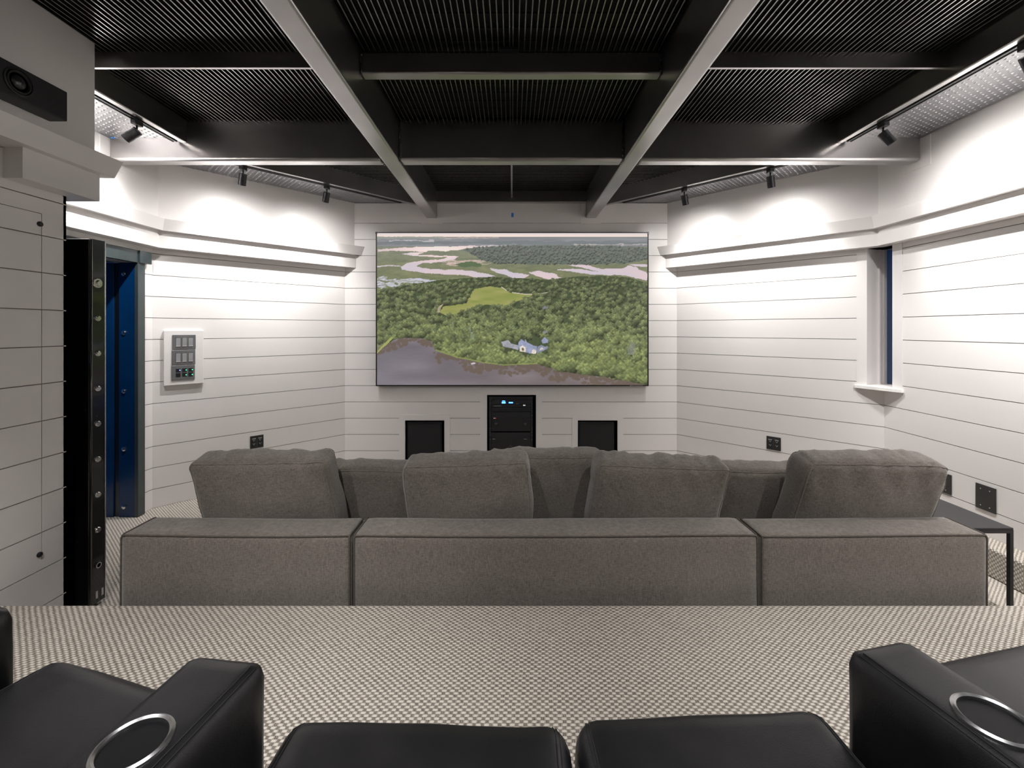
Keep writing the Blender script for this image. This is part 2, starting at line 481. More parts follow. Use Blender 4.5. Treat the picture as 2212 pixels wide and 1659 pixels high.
# ------------------------------------------------------------------ vault doorway and door
vf = empty('vault_door_frame', (LC[0], 3.0, 0)); vf.location = (0, 0, 0)
tag(vf, 'dark steel vault door frame with bolts and a painted blue reflection on its jamb', 'door frame')
FXL = LC[0]
box('jamb_flange', FXL+.001, FXL+.03, DO1, 3.575, .003, z(.54), VGREY, vf, .003)
box('header_flange', FXL+.001, FXL+.03, DO0-.05, 3.51, ZH, z(.633), VGREY, vf, .003)
box('corner_block', FXL+.001, FXL+.045, 3.512, 3.625, z(.537), z(.636), VGREY, vf, .003)
box('jamb', FXL-.125, FXL+.028, DO1+.001, DO1+.03, .003, ZH, VBLUE, vf, .002)
box('rebate', FXL-.17, FXL-.126, DO1+.012, DO1+.04, .003, ZH, VBLACK, vf)
box('outer_jamb', FXL-.40, FXL-.171, DO1+.001, DO1+.03, .003, ZH, VBLUE, vf, .002)
box('header', FXL-.40, FXL-.001, DO0, DO1, ZH+.001, ZH+.04, VBLACK, vf)
box('near_jamb', FXL-.40, FXL-.002, DO0-.03, DO0, .003, ZH, VBLACK, vf)
for k, py in enumerate((592, 719, 845, 970, 1095)):
    xb = (268-1106)*DO1/F
    M = Matrix.Translation((xb, DO1+.001, z((711-py)*DO1/F))) @ Matrix.Rotation(math.radians(90), 4, 'X')
    lathe('keeper_bolt', [(.0, .012), (.012, .012), (.017, .008), (.018, 0)], CHROME, vf, 16, M)
# dim passage behind the doorway, open to the evening on its far side
pw = box('wall_passage', FXL-1.1, FXL-1.0, 2.0, 2.5, 0, 2.4, VBLACK); tag(pw, 'dark passage wall beyond the vault doorway', 'wall', kind='structure')

vd = empty('vault_door', (-2.65, 2.39, 0)); vd.location = (0, 0, 0)
tag(vd, 'open black vault door with a row of chrome locking bolts', 'vault door')
VX, VY0, VY1 = -2.27, 2.343, 2.430
box('slab', -3.00, VX-.006, VY0, VY1-.004, .022, z(.488), VBLACK, vd, .006, 2)
box('edge_plate', VX-.012, VX, VY0+.010, VY1-.006, .020, z(.49), VEDGE, vd, .002)
tube('edge_moulding', [(VX-.004, VY0+.006, .022), (VX-.004, VY0+.006, z(.487))], .006, VEDGE, vd, 10)
box('edge_lip', VX-.010, VX+.003, VY1-.006, VY1, .020, z(.491), SILVER, vd, .001)
by = (611.8, 687.7, 763.7, 839.3, 915.4, 992, 1068.5, 1144.4, 1220.6)
for k, py in enumerate(by):
    yy = 2.3835
    M = Matrix.Translation((VX, yy, z((711-py)*yy/F))) @ Matrix.Rotation(math.radians(90), 4, 'Y')
    if k == 0:
        lathe('bolt_escutcheon', [(.017, .0), (.017, .004), (.025, .004), (.027, 0)], CHROME, vd, 24, M)
    lathe('locking_bolt', [(.0, .010), (.011, .010), (.0155, .006), (.0165, 0)] if k < 8 else [(.011, 0), (.011, .008), (.016, .008), (.0165, 0)], CHROME, vd, 20, M)
for yy in (2.372, 2.405): box('scrape_mark', VX-.001, VX+.0015, yy, yy+.012, .045, .085, SILVER, vd)

# ------------------------------------------------------------------ ceiling and steelwork
ce = prism('ceiling', [(LC[0]-.3, BACK-.2), (RC[0]+.3, BACK-.2), (RC[0]+.3, D+.2), (LC[0]-.3, D+.2)], CEIL, CEIL+.08, BLACKB)
tag(ce, 'matt black ceiling above the steel grating', 'ceiling', kind='structure')
BB = z(1.236)
def beam(x0, x1, y0, y1, z0, z1, label, bevel=.014, seg=4, cat='beam', grp='black steel ceiling beams', M=None):
    o = box('steel_beam', x0, x1, y0, y1, z0, z1, STEEL, None, bevel, seg, True, M)
    for p in o.data.polygons: p.use_smooth = p.area < .02
    return tag(o, label, cat, grp)
ZT = z(1.55)
mb = []
for (a, b), nm in zip(BEAMX, ('left', 'right')):
    mb.append(beam(a, b, BACK+.01, D-.0065, BB, ZT, f'long black steel beam running to the wall above the {nm} end of the screen'))
CY0, CY1 = 3.198, 3.305
xl, xr = BEAMX
ULX, URX = LC[0]+.075, RC[0]-.075
cb = [beam(ULX+.0065, xl[0]-.001, CY0, CY1, BB+.004, ZT, 'deep cross beam from the left wall to the left long beam', .02),
      beam(xl[1]+.001, xr[0]-.001, CY0, CY1, BB+.004, ZT, 'deep cross beam between the two long beams', .02),
      beam(xr[1]+.001, URX-.0065, CY0, CY1, BB+.004, ZT, 'deep cross beam from the right long beam to the right wall', .02)]
def weldline(name, pts, parent, r=.006):
    bm = bmesh.new(); P = []; rs = []
    for (p, q) in zip(pts[:-1], pts[1:]):
        p, q = Vector(p), Vector(q); n = max(2, int((q-p).length/.008))
        for i in range(n):
            P.append(p.lerp(q, i/n) + Vector([random.uniform(-.0025, .0025) for _ in range(3)])); rs.append(r*random.uniform(.6, 1.25))
    P.append(Vector(pts[-1])); rs.append(r*.6)
    add_tube(bm, P, rs, 6); return obj(name, bm, WELD, parent, True)
for o, x in ((cb[0], xl[0]-.006), (cb[1], xl[1]+.006), (cb[1], xr[0]-.006), (cb[2], xr[1]+.006)):
    weldline('weld_bead', [(x, CY0-.002, ZT-.06), (x, CY0-.002, BB+.02), (x, CY0+.012, BB+.004), (x, CY1-.01, BB+.003)], o)
box('tape_scrap', ULX+.02, ULX+.055, CY0-.0016, CY0-.0004, z(1.40), z(1.435), BLUETAPE, cb[0])
NY0, NY1 = 2.384, 2.450
nb = beam(xl[1]+.001, xr[0]-.001, NY0, NY1, z(1.40), z(1.519), 'slim cross beam between the long beams nearest the camera', .010, 3)
for x in (xl[1]+.006, xr[0]-.006):
    weldline('weld_bead', [(x, NY0-.002, z(1.51)), (x, NY0-.002, z(1.41)), (x, NY0+.01, z(1.399))], nb, .007)
SBX = 2.386
for s, nm, xo in ((-1, 'left', xl[0]), (1, 'right', xr[1])):
    bm = bmesh.new()
    x0, x1 = sorted((xo + s*.001, s*(SBX-.001)))
    add_box(bm, x0, x1, NY0, NY0+.008, z(1.433), z(1.519)); add_box(bm, x0, x1, NY0+.008, NY0+.016, z(1.433), z(1.441))
    o = obj('steel_angle', bm, STEEL); tag(o, f'thin steel angle crossing the {nm} ceiling bay', 'beam', 'black steel ceiling beams')
# side beams and diagonal beams with the lighting tracks beside them
SBZ = z(1.368)
beam(-SBX-.045, -SBX, PY+.077, CY0-.001, SBZ, ZT, 'side beam by the left wall carrying the track light', .006, 2)
beam(SBX, SBX+.045, BACK+.01, CY0-.001, SBZ, ZT, 'side beam by the right wall carrying the track light', .006, 2)
DG = 5.80                                     # |x| + y along the inner face of the diagonals
for s, nm, wx, bx in ((-1, 'left', WL, xl[0]), (1, 'right', WR, xr[1])):
    dg = DG if s > 0 else DG + .005
    xa = abs(bx) + .004; w = .045*R2
    pts = [(s*xa, dg-xa), (s*xa, min(dg+w-xa, D-.008)), (s*(dg+w-CY1-.002), CY1+.002), (s*(dg-CY1-.002), CY1+.002)]
    if dg+w-xa > D-.008: pts.insert(2, (s*(dg+w-(D-.008)), D-.008))
    o = prism('steel_beam', pts, SBZ, ZT, STEEL); tag(o, f'diagonal beam parallel to the angled {nm} wall', 'beam', 'black steel ceiling beams')
box_l = box('steel_beam', xl[1]+.001, xr[0]-.001, 4.80, D-.001, z(1.402), ZT, STEEL, None, .006, 2); tag(box_l, 'ledger beam against the front wall above the screen', 'beam', 'black steel ceiling beams')
fb = box('steel_flat_bar', -.011, .005, CY1+.002, 4.799, z(1.45), z(1.515), STEEL); tag(fb, 'flat bar down the middle of the front ceiling bay', 'bar')

# bar grating panels
PITCH = .0305
GZ0, GZ1 = z(1.520), z(1.540)
RODZ = z(1.540)
def grating(label, bars, rods):
    g = empty('steel_grating', (0, 0, 0)); tag(g, label, 'grating', 'steel bar grating panels of the ceiling')
    for x0, x1, y0, y1 in bars: box('bar', x0, x1, y0, y1, GZ0, GZ1, BAR, g)
    for x0, x1, y0, y1 in rods: box('cross_rod', x0, x1, y0, y1, RODZ-.004, RODZ+.004, BLACKB, g)
def long_panel(label, xa, xb, ya, yb, start, step):
    bars = []; x = start
    while xa + .003 < x < xb - .003:
        bars.append((x-.0028, x+.0028, ya, yb)); x += step
    rods = []; y = yb - .06
    while y > 1.7: rods.append((xa, xb, y-.004, y+.004)); y -= .1016
    grating(label, bars, rods)
YN = .9
long_panel('grating panel left of centre between the long beams', xl[1], -.004, YN, CY0, -.0125, -PITCH)
long_panel('grating panel right of centre between the long beams', -.004, xr[0], YN, CY0, .0055, PITCH)
long_panel('grating panel between the left long beam and the left side beam', -SBX, xl[0], YN, CY0, xl[0]-.012, -PITCH)
long_panel('grating panel between the right long beam and the right side beam', xr[1], SBX, YN, CY0, xr[1]+.012, PITCH)
def cross_panel(label, lim):
    bars = []; y = CY1 + .02
    while y < 4.79:
        a, b = lim(y)
        if b - a > .02: bars.append((a, b, y-.0028, y+.0028))
        y += PITCH
    grating(label, bars, [])
cross_panel('grating panel over the left half of the front bay', lambda y: (xl[1], -.011))
cross_panel('grating panel over the right half of the front bay', lambda y: (.005, xr[0]))
cross_panel('triangular grating panel beside the left diagonal beam', lambda y: (-(DG+.005-y), xl[0]))
cross_panel('triangular grating panel beside the right diagonal beam', lambda y: (xr[1], DG-y))
mbx = box('mounting_block', -.07, .035, NY0-.03, NY0-.001, z(1.512), z(1.53), BLACK); tag(mbx, 'small black mounting block on the slim cross beam', 'bracket')

# embossed steel sheets above the tracks
PLZ = z(1.408)
def inside(p, poly):
    c = False; n = len(poly)
    for i in range(n):
        (x1, y1), (x2, y2) = poly[i], poly[(i+1) % n]
        if (y1 > p[1]) != (y2 > p[1]) and p[0] < (x2-x1)*(p[1]-y1)/(y2-y1)+x1: c = not c
    return c
def sheet(label, poly, ang, ylim=-9):
    o = prism('embossed_sheet', poly, PLZ, PLZ+.006, PLATE); tag(o, label, 'ceiling panel', 'embossed steel sheets along the walls')
    ca, sa = math.cos(ang), math.sin(ang); bm = bmesh.new()
    cx = sum(p[0] for p in poly)/len(poly); cy = sum(p[1] for p in poly)/len(poly)
    for i in range(-95, 96):
        for j in range(-95, 96):
            u, v = i*.036, j*.036 + (.018 if i % 2 else 0)
            x, y = cx + u*ca - v*sa, cy + u*sa + v*ca
            if y < ylim or not inside((x, y), poly): continue
            top = bm.verts.new((x, y, PLZ-.0065)); ring = []
            l, w = (.0120, .0075) if i % 2 else (.0075, .0120)
            for k in range(6):
                q = 2*math.pi*k/6; a, b = l*math.cos(q), w*math.sin(q)
                ring.append(bm.verts.new((x+a*ca-b*sa, y+a*sa+b*ca, PLZ+.0004)))
            for k in range(6): bm.faces.new((top, ring[k], ring[(k+1) % 6]))
    e = obj('embossing', bm, PLATE, o, True); e['kind'] = 'stuff'
sheet('embossed steel sheet by the left wall behind the pier', [(-SBX-.046, PY+.077), (-SBX-.046, CY0-.001), (ULX+.007, CY0-.001), (ULX+.007, PY+.077)], 0)
sheet('embossed steel sheet along the right wall', [(SBX+.046, BACK+.01), (SBX+.046, CY0-.001), (URX-.007, CY0-.001), (URX-.007, BACK+.01)], 0, 1.2)
for s, nm, wc, cc, dg in ((-1, 'left', WL, LC, DG+.005), (1, 'right', WR, RC, DG)):
    w = .045*R2 + .003
    ux = abs(cc[0]) - .076; sm = abs(wc) + D - .076*R2
    poly = [(s*(dg+w-(D-.01)), D-.01), (s*(sm-D+.01), D-.01), (s*ux, sm-ux), (s*ux, CY1+.001), (s*(dg+w-CY1-.001), CY1+.001)]
    sheet(f'embossed steel sheet above the angled {nm} wall', poly, -s*math.pi/4)

# ------------------------------------------------------------------ track lights
TRZ = z(1.362)
def track(label, p, q, w=.034):
    p, q = Vector((*p, 0)), Vector((*q, 0)); t = (q-p).normalized(); n = Vector((-t.y, t.x, 0)); L = (q-p).length
    M = Matrix(((t.x, n.x, 0, p.x), (t.y, n.y, 0, p.y), (0, 0, 1, 0), (0, 0, 0, 1)))
    root = empty('light_track', (0, 0, 0)); tag(root, label, 'light track', 'black lighting tracks')
    box('channel', 0, L, -w/2, w/2, TRZ+.004, PLZ-.008, BLACKM, root, M=M)
    for v in (-w/2+.003, w/2-.003): box('rim', 0, L, v-.003, v+.003, TRZ, TRZ+.004, BLACKM, root, M=M)
TX = SBX + .045 + .022
track('black lighting track along the left side beam', (-TX, PY+.08), (-TX, CY0-.03))
track('black lighting track along the right side beam', (TX, BACK+.05), (TX, CY0-.03))
TD = DG + .045*R2 + .024*R2
track('black lighting track along the left diagonal beam', (-(TD-D+.16), D-.16), (-(TD-CY1-.03), CY1+.03))
track('black lighting track along the right diagonal beam', (TD-D+.16, D-.16), (TD-CY1-.03, CY1+.03))
LENS = glow('lit lamp lens', WARM, 6.0)
def spot(label, x, y, aim, watts, ang=92, blend=1.0, spill=.34):
    root = empty('track_spotlight', (x, y, TRZ)); tag(root, label, 'spotlight', 'track spotlights')
    box('adapter', -.018, .018, -.03, .03, -.03, 0, BLACKM, root, .003)
    tube('stem', [(0, 0, -.028), (0, 0, -.062)], .006, BLACKM, root)
    piv = Vector((0, 0, -.070))
    d = (Vector(aim) - (Vector((x, y, TRZ)) + piv)).normalized()
    M = Matrix.Translation(piv) @ d.to_track_quat('-Z', 'Y').to_matrix().to_4x4() @ Matrix.Translation((0, 0, -.035))
    hs = lathe('housing', [(.0, .045), (.028, .045), (.030, .043), (.030, .001), (.0288, 0), (.0288, -.002), (.030, -.003), (.030, -.050), (.025, -.050), (.024, -.038), (0, -.038)], GUN, root, 28, M)
    lathe('lens', [(0, -.0375), (.0235, -.0375), (.0235, -.0372), (0, -.0372)], LENS, hs, 20, M)
    for nm, en, an in (('lamp_beam', watts, ang), ('lamp_spill', watts*spill, 165)):   # beam and field of the same lens
        li = bpy.data.lights.new(nm, 'SPOT'); li.energy = en; li.color = WARM
        li.spot_size = math.radians(an); li.spot_blend = blend; li.shadow_soft_size = .022
        lo = bpy.data.objects.new(nm, li); link(lo, root)
        lo.matrix_local = M @ Matrix.Translation((0, 0, -.062))
def onwall(s, x, y, down=.62, out=0):
    return (x, y, TRZ - down)
# side tracks
spot('track spotlight aimed at the left wall above the vault door', -TX, 2.845, (LC[0]+.07, 2.74, z(.85)), SPOT_W*1.3, 130)
spot('track spotlight at the end of the right side track', TX, 2.876, (RC[0], 2.62, z(.25)), SPOT_W)
spot('track spotlight at the right edge of the picture', TX, 2.07, (RC[0], 2.18, z(.30)), SPOT_W*2.0, 110)
# diagonal tracks
for s, nm, pxs in ((-1, 'left', ((525, 'farther from'), (706, 'nearer'))), (1, 'right', ((1664, 'farther from'), (1478, 'nearer')))):
    for px, wh in pxs:
        k = abs(px-1106)/F; y = TD/(1+k); x = TD - y
        spot(f'{nm} diagonal track spotlight {wh} the screen' if wh == 'nearer' else f'{nm} diagonal track spotlight {wh} the screen',
             s*x, y, (s*(x+.42), y+.42, z(.0)), SPOT_W*(.72 if wh == 'nearer' else 1.0))
# added fill out of view: one right-track head and a cross track brighten the platform
spot('added fill spotlight out of view behind the camera on the right track', TX, .6, (RC[0], .7, z(-.2)), BACK_W*.15)
track('added, unseen cross track for the fill spotlights above the theater seats', (-2.15, .35), (2.3, .35))
for xs_, lab in ((-1.3, 'left'), (.2, 'middle'), (1.9, 'right')):
    spot(f'{lab} added fill spotlight on the unseen cross track above the seats', xs_, .35, (xs_*1.08, 1.10, PLAT), BACK_W*(.75 if abs(xs_) < 1 else 1.0), 72, 1.0, .02)
for xs_, lab in ((-.65, 'left'), (.85, 'right')):  # added, unseen heads that brighten the front floor and front wall
    spot(f'{lab} of two added fill spotlights on the unseen cross track aimed over the sofa', xs_, .35, (xs_*1.1, 3.95, 0), BACK_W*.42, 50, 1.0, .02)

# ------------------------------------------------------------------ the big screen
SY = D - .055                                # picture surface
def sx_(px): return (px-1106)*SY/F
def sz_(py): return z((711-py)*SY/F)
X0, X1, Z0, Z1 = sx_(814.5), sx_(1398.5), sz_(831.5), sz_(503.5)
def srgb(c): return tuple((v/255/12.92 if v/255 <= .04045 else ((v/255+.055)/1.055)**2.4) for v in c)
def paint_picture(nx=620, ny=350):
    """aerial view of marsh, forest and a lake, painted from polygons and round tree crowns"""
    rs = np.random.RandomState(3)
    # picture units: x 0..1992, y 0..1117 (down)
    xs = (np.arange(nx)+.5)/nx*1992; ys = (np.arange(ny)+.5)/ny*1117
    X, Y = np.meshgrid(xs, ys)
    def vn(sx, sy, seed):                    # smooth value noise
        r = np.random.RandomState(seed); gx, gy = int(1992/sx)+3, int(1117/sy)+3
        g = r.rand(gy, gx); u, v = X/sx, Y/sy
        i, j = u.astype(int), v.astype(int); fu, fv = u-i, v-j
        fu = fu*fu*(3-2*fu); fv = fv*fv*(3-2*fv)
        return (g[j, i]*(1-fu)+g[j, i+1]*fu)*(1-fv)+(g[j+1, i]*(1-fu)+g[j+1, i+1]*fu)*fv
    img = np.zeros((ny, nx, 3)); 
    def lay(mask, col, a=1.0):
        col = np.asarray(col, float)
        m = (mask*a)[..., None]; img[:] = img*(1-m)+col*m
    wx = X + (vn(60, 22, 1)-.5)*34 + (vn(22, 9, 2)-.5)*14; wy = Y + (vn(50, 16, 4)-.5)*14 + (vn(18, 7, 5)-.5)*6
    def poly(pts, warp=1.0):
        px_ = X + (wx-X)*warp; py_ = Y + (wy-Y)*warp
        c = np.zeros_like(X, bool); n = len(pts)
        for i in range(n):
            (x1, y1), (x2, y2) = pts[i], pts[(i+1) % n]
            if y1 == y2: continue
            c ^= ((y1 > py_) != (y2 > py_)) & (px_ < (x2-x1)*(py_-y1)/(y2-y1)+x1)
        return c.astype(float)
    one = np.ones_like(X)
    # marsh ground
    n = vn(70, 16, 6)*.6 + vn(20, 7, 7)*.4
    g1 = np.array((92, 98, 72.)); g2 = np.array((128, 130, 92.))
    img[:] = g1+(g2-g1)*n[..., None]
    hz = np.clip((330-Y)/330, 0, 1)[..., None]; img[:] = img*(1-hz*.45)+np.array((132, 136, 134.))*hz*.45
    # sky and far land
    t = np.clip(Y/28, 0, 1)[..., None]
    sky = np.array((206, 200, 204.))*(1-t)+np.array((240, 216, 198.))*t
    edge = (np.abs(X-800)/1200)[..., None]; sky = sky*(1-edge*.18)+np.array((178, 170, 182.))*edge*.18
    img[:] = np.where((Y < 29)[..., None], sky, img)
    fl_ = 112+vn(160, 8, 8)*26
    far = np.stack([fl_*.98, fl_*1.0, fl_*1.04], -1)
    m = ((Y >= 29) & (Y < 98)).astype(float); img[:] = img*(1-m[..., None])+far*m[..., None]
    for (a, b, y0, y1, c) in ((90, 420, 54, 62, (214, 206, 206)), (430, 900, 30, 40, (196, 176, 164)), (1450, 1992, 82, 90, (206, 192, 184)), (0, 500, 28, 44, (150, 152, 140)), (0, 1992, 62, 84, (98, 106, 108))):
        lay(((X > a) & (X < b) & (wy > y0) & (wy < y1)).astype(float), c, .75)
    water = np.array((206, 192, 198.))
    glowx = np.exp(-((X-470)/330)**2-((Y-115)/70)**2)[..., None]
    wcol = np.array((190, 182, 192.)) + (vn(200, 40, 9)[..., None])*np.array((22, 6, -2.)) + glowx*np.array((66, 50, 34.))
    wcol = np.clip(wcol, 0, 252)
    def waterp(pts, warp=.6):
        m = poly(pts, warp)[..., None]; img[:] = img*(1-m)+wcol*m
    waterp([(0, 122), (230, 104), (420, 100), (640, 96), (900, 90), (1220, 96), (1500, 92), (1500, 98), (1100, 104), (820, 104), (690, 110), (600, 122), (520, 134), (420, 132), (330, 138), (190, 130), (0, 138)])
    waterp([(190, 154), (270, 142), (340, 140), (300, 158), (380, 164), (520, 168), (610, 172), (570, 196), (440, 214), (330, 226), (292, 240), (330, 258), (420, 266), (560, 270), (700, 280), (820, 300), (890, 330), (840, 345), (740, 330), (640, 310), (520, 308), (400, 300), (260, 282), (180, 272), (170, 248), (230, 220), (350, 205), (470, 190), (520, 180), (360, 172), (230, 166)])
    waterp([(0, 243), (160, 238), (180, 243), (0, 250)])
    waterp([(830, 255), (930, 268), (1010, 290), (1130, 306), (1100, 332), (1010, 338), (960, 310), (880, 290)])
    waterp([(1110, 288), (1180, 278), (1290, 296), (1360, 330), (1300, 346), (1230, 338), (1170, 312)])
    waterp([(1310, 268), (1420, 262), (1600, 280), (1780, 288), (1900, 300), (1760, 312), (1600, 306), (1440, 284)])
    waterp([(1400, 236), (1520, 232), (1640, 262), (1800, 262), (1860, 240), (1930, 262), (1992, 300), (1992, 350), (1880, 322), (1700, 290), (1560, 270)])
    waterp([(1850, 226), (1992, 232), (1992, 250), (1900, 246)])
    for k in range(150):                     # little pools in the near marsh
        cx, cy = rs.uniform(0, 620), rs.uniform(322, 420); cy = max(cy, 320+.08*cx)
        a, b = rs.uniform(8, 60), rs.uniform(2, 6)
        lay((((wx-cx)/a)**2+((wy-cy)/b)**2 < 1).astype(float), (186, 186, 198), .8)
    for k in range(60):
        cx, cy = rs.uniform(500, 800), rs.uniform(200, 235); a, b = rs.uniform(8, 40), rs.uniform(2, 5)
        lay((((wx-cx)/a)**2+((wy-cy)/b)**2 < 1).astype(float), (210, 182, 176), .5)
    # --- tree crowns, far to near
    def crown(cx, cy, r, base, sq=.95):
        x0, x1 = np.searchsorted(xs, (cx-r*1.3, cx+r*1.3)); y0, y1 = np.searchsorted(ys, (cy-r*1.3, cy+r*1.3))
        if x1 <= x0 or y1 <= y0: return
        dx, dy = (X[y0:y1, x0:x1]-cx)/r, (Y[y0:y1, x0:x1]-cy)/(r*sq)
        ang = np.arctan2(dy, dx); rr = np.hypot(dx, dy)/(1+.16*np.sin(5*ang+cx)+.1*np.sin(9*ang+cy))
        m = np.clip((1-rr)*4, 0, 1)
        lightn = np.clip(.82-.46*dy-.18*dx, .36, 1.42)*(1+.13*np.sin(dx*7+cx)*np.sin(dy*8+cy))*(1-.24*np.clip(rr-.55, 0, 1))
        lightn = lightn + (rs.rand(*dx.shape)-.5)*.16
        col = base[None, None, :]*lightn[..., None]
        s = img[y0:y1, x0:x1]; s[:] = s*(1-m[..., None])+col*m[..., None]
    forest_mid = [(640, 118), (700, 108), (1000, 92), (1300, 90), (1700, 94), (1992, 110), (1992, 190), (1800, 225), (1500, 232), (1150, 226), (880, 222), (760, 190)]
    lay(poly(forest_mid), (88, 98, 88))
    lay(poly([(570, 230), (640, 208), (780, 226), (760, 250), (620, 250)]), (80, 98, 66))
    T = []
    def inp(p, pts):
        c = False
        for i in range(len(pts)):
            (x1, y1), (x2, y2) = pts[i], pts[(i+1) % len(pts)]
            if (y1 > p[1]) != (y2 > p[1]) and p[0] < (x2-x1)*(p[1]-y1)/(y2-y1)+x1: c = not c
        return c
    for k in range(900):
        p = (rs.uniform(600, 1992), rs.uniform(92, 236))
        if inp(p, forest_mid): T.append((p[1], p[0], rs.uniform(7, 13), np.array((96, 102, 92.))*rs.uniform(.9, 1.06)))
    forest = [(0, 430), (130, 395), (420, 352), (600, 335), (860, 322), (1000, 330), (1250, 345), (1450, 322), (1640, 315), (1850, 325), (1992, 370), (1992, 1117), (1700, 1050), (1340, 1010), (1180, 960), (930, 968), (780, 950), (590, 912), (432, 858), (415, 795), (310, 765), (150, 775), (0, 800)]
    lay(poly(forest, .3), (62, 72, 46))
    field = [(715, 412), (830, 392), (920, 402), (975, 437), (1160, 452), (1060, 490), (930, 540), (800, 525), (690, 560), (520, 612), (452, 580), (490, 540), (660, 515)]
    house = [(910, 800), (960, 788), (1030, 790), (1090, 770), (1180, 800), (1240, 765), (1280, 800), (1275, 860), (1130, 892), (1040, 868), (920, 850)]
    for k in range(2700):
        p = (rs.uniform(0, 1992), rs.uniform(325, 1100))
        if not inp(p, forest): continue
        if inp(p, field) or inp((p[0], p[1]+14), field): continue
        d = (p[1]-325)/775; r = 13+d*38*rs.uniform(.6, 1.15)
        if inp(p, house) or inp((p[0], p[1]-r*.7), house): continue
        yel = rs.rand(); right = p[0]/1992
        base = np.array((88, 98, 60.))*(1-yel*.45)+np.array((136, 140, 74.))*(yel*.45)
        base = base*(.86+.20*d+.05*right*d)*rs.uniform(.80, 1.14)
        base = base*(1-.25*(1-d))+np.array((112, 120, 110.))*.25*(1-d)
        T.append((p[1], p[0], r, base))
    T.sort(key=lambda a: a[0])
    fdone = False
    for (cy, cx, r, base) in T:
        if not fdone and cy > 400:
            fdone = True
            f1 = poly(field, .35); img[:] = img*(1-f1[..., None])+(np.array((132, 138, 72.))+(vn(90, 18, 12)[..., None]-.4)*np.array((26, 16, 22.)))*f1[..., None]
            for a, b in zip([(918, 398), (960, 426), (1010, 440), (1090, 450), (1165, 452)], [(960, 426), (1010, 440), (1090, 450), (1165, 452), (1290, 432)]):
                tt = np.clip(((X-a[0])*(b[0]-a[0])+(Y-a[1])*(b[1]-a[1]))/((b[0]-a[0])**2+(b[1]-a[1])**2), 0, 1)
                lay((np.hypot(X-a[0]-tt*(b[0]-a[0]), (Y-a[1]-tt*(b[1]-a[1]))*1.5) < 4.5).astype(float), (196, 184, 170), .9)
        crown(cx, cy, r, base)
    lay(poly([(444, 580), (452, 540), (490, 518), (476, 540), (458, 585)], .2), (190, 174, 146), .8)
    # --- lake and its dark reflections
    lake = [(0, 876), (60, 822), (150, 776), (310, 768), (412, 796), (430, 862), (590, 915), (780, 954), (930, 972), (1180, 962), (1340, 1016), (1680, 1060), (1992, 1117), (0, 1117)]
    lm_ = poly(lake, .5)
    gl = np.clip((X-0)/1400, 0, 1)
    lcol = np.array((108, 102, 110.))[None, None]+(vn(260, 70, 14)[..., None]-.5)*np.array((26, 24, 26.))+gl[..., None]*np.array((-2, -6, -14.))
    img[:] = img*(1-lm_[..., None])+lcol*lm_[..., None]
    dark = np.zeros_like(X)
    for k in range(420):
        x = rs.uniform(0, 1992)
        # shoreline height at x
        pts = lake[:13]
        y = np.interp(x, [p[0] for p in pts], [p[1] for p in pts])
        dep = (18+46*abs(math.sin(x*.011)))*(1.0 if x < 450 else 1.35)
        if 230 < x < 300 or 470 < x < 600: dep *= .5
        cy = y+rs.uniform(0, dep); rr = rs.uniform(10, 24)
        dark = np.maximum(dark, np.clip((1-np.hypot((X-x)/rr, (Y-cy)/(rr*.8)))*3, 0, 1))
    lay(dark*lm_, (92, 78, 66), .85)
    lay(poly([(0, 876), (60, 806), (112, 760), (120, 772), (70, 824), (0, 886)], .2), (150, 156, 84), .95)
    lay(poly([(430, 850), (590, 905), (780, 945), (930, 962), (1180, 952), (1180, 962), (930, 972), (780, 955), (590, 918), (430, 866)], .3), (126, 136, 74), .8)
    # --- house by the lake
    def hp(pts, c, a=1.0): lay(poly(pts, .12), c, a)
    hp([(915, 800), (965, 786), (990, 812), (1040, 826), (1040, 860), (990, 846), (930, 834)], (150, 152, 158))
    hp([(1040, 806), (1062, 778), (1090, 800), (1088, 776), (1104, 802), (1150, 826), (1180, 832), (1172, 870), (1128, 886), (1060, 868), (1042, 850)], (134, 142, 168))
    hp([(1050, 868), (1054, 836), (1072, 824), (1094, 842), (1094, 876)], (206, 196, 176)); hp([(1064, 862), (1064, 842), (1080, 842), (1080, 866)], (90, 82, 76))
    hp([(1172, 866), (1186, 832), (1210, 820), (1236, 836), (1258, 828), (1256, 850), (1230, 864), (1180, 884)], (124, 130, 150))
    hp([(1210, 790), (1236, 764), (1262, 786), (1258, 806), (1220, 812)], (134, 142, 168))
    hp([(1136, 884), (1138, 862), (1156, 852), (1172, 866), (1170, 888)], (216, 206, 190)); hp([(1196, 864), (1198, 846), (1216, 838), (1226, 854)], (204, 200, 196))
    hp([(1214, 548), (1236, 534), (1262, 542), (1258, 556), (1220, 562)], (112, 112, 116))
    hp([(1216, 728), (1250, 716), (1262, 730), (1230, 742)], (128, 126, 132))
    hp([(1868, 800), (1900, 806), (1906, 860), (1890, 898), (1846, 890), (1842, 860)], (126, 128, 126), .55)
    hp([(674, 690), (690, 686), (694, 716), (716, 748), (716, 782), (682, 782), (690, 752)], (150, 164, 140), .4)
    hp([(690, 955), (720, 950), (730, 958), (700, 966)], (186, 180, 178))
    hz2 = np.clip((250-Y)/230, 0, 1)*(Y > 29)
    img[:] = img*(1-.34*hz2[..., None])+np.array((126, 128, 128.))*.34*hz2[..., None]
    gr = 1+.16*(vn(15, 11, 21)-.5)+.14*(vn(7, 6, 22)-.5)+.12*(vn(120, 70, 23)-.5)
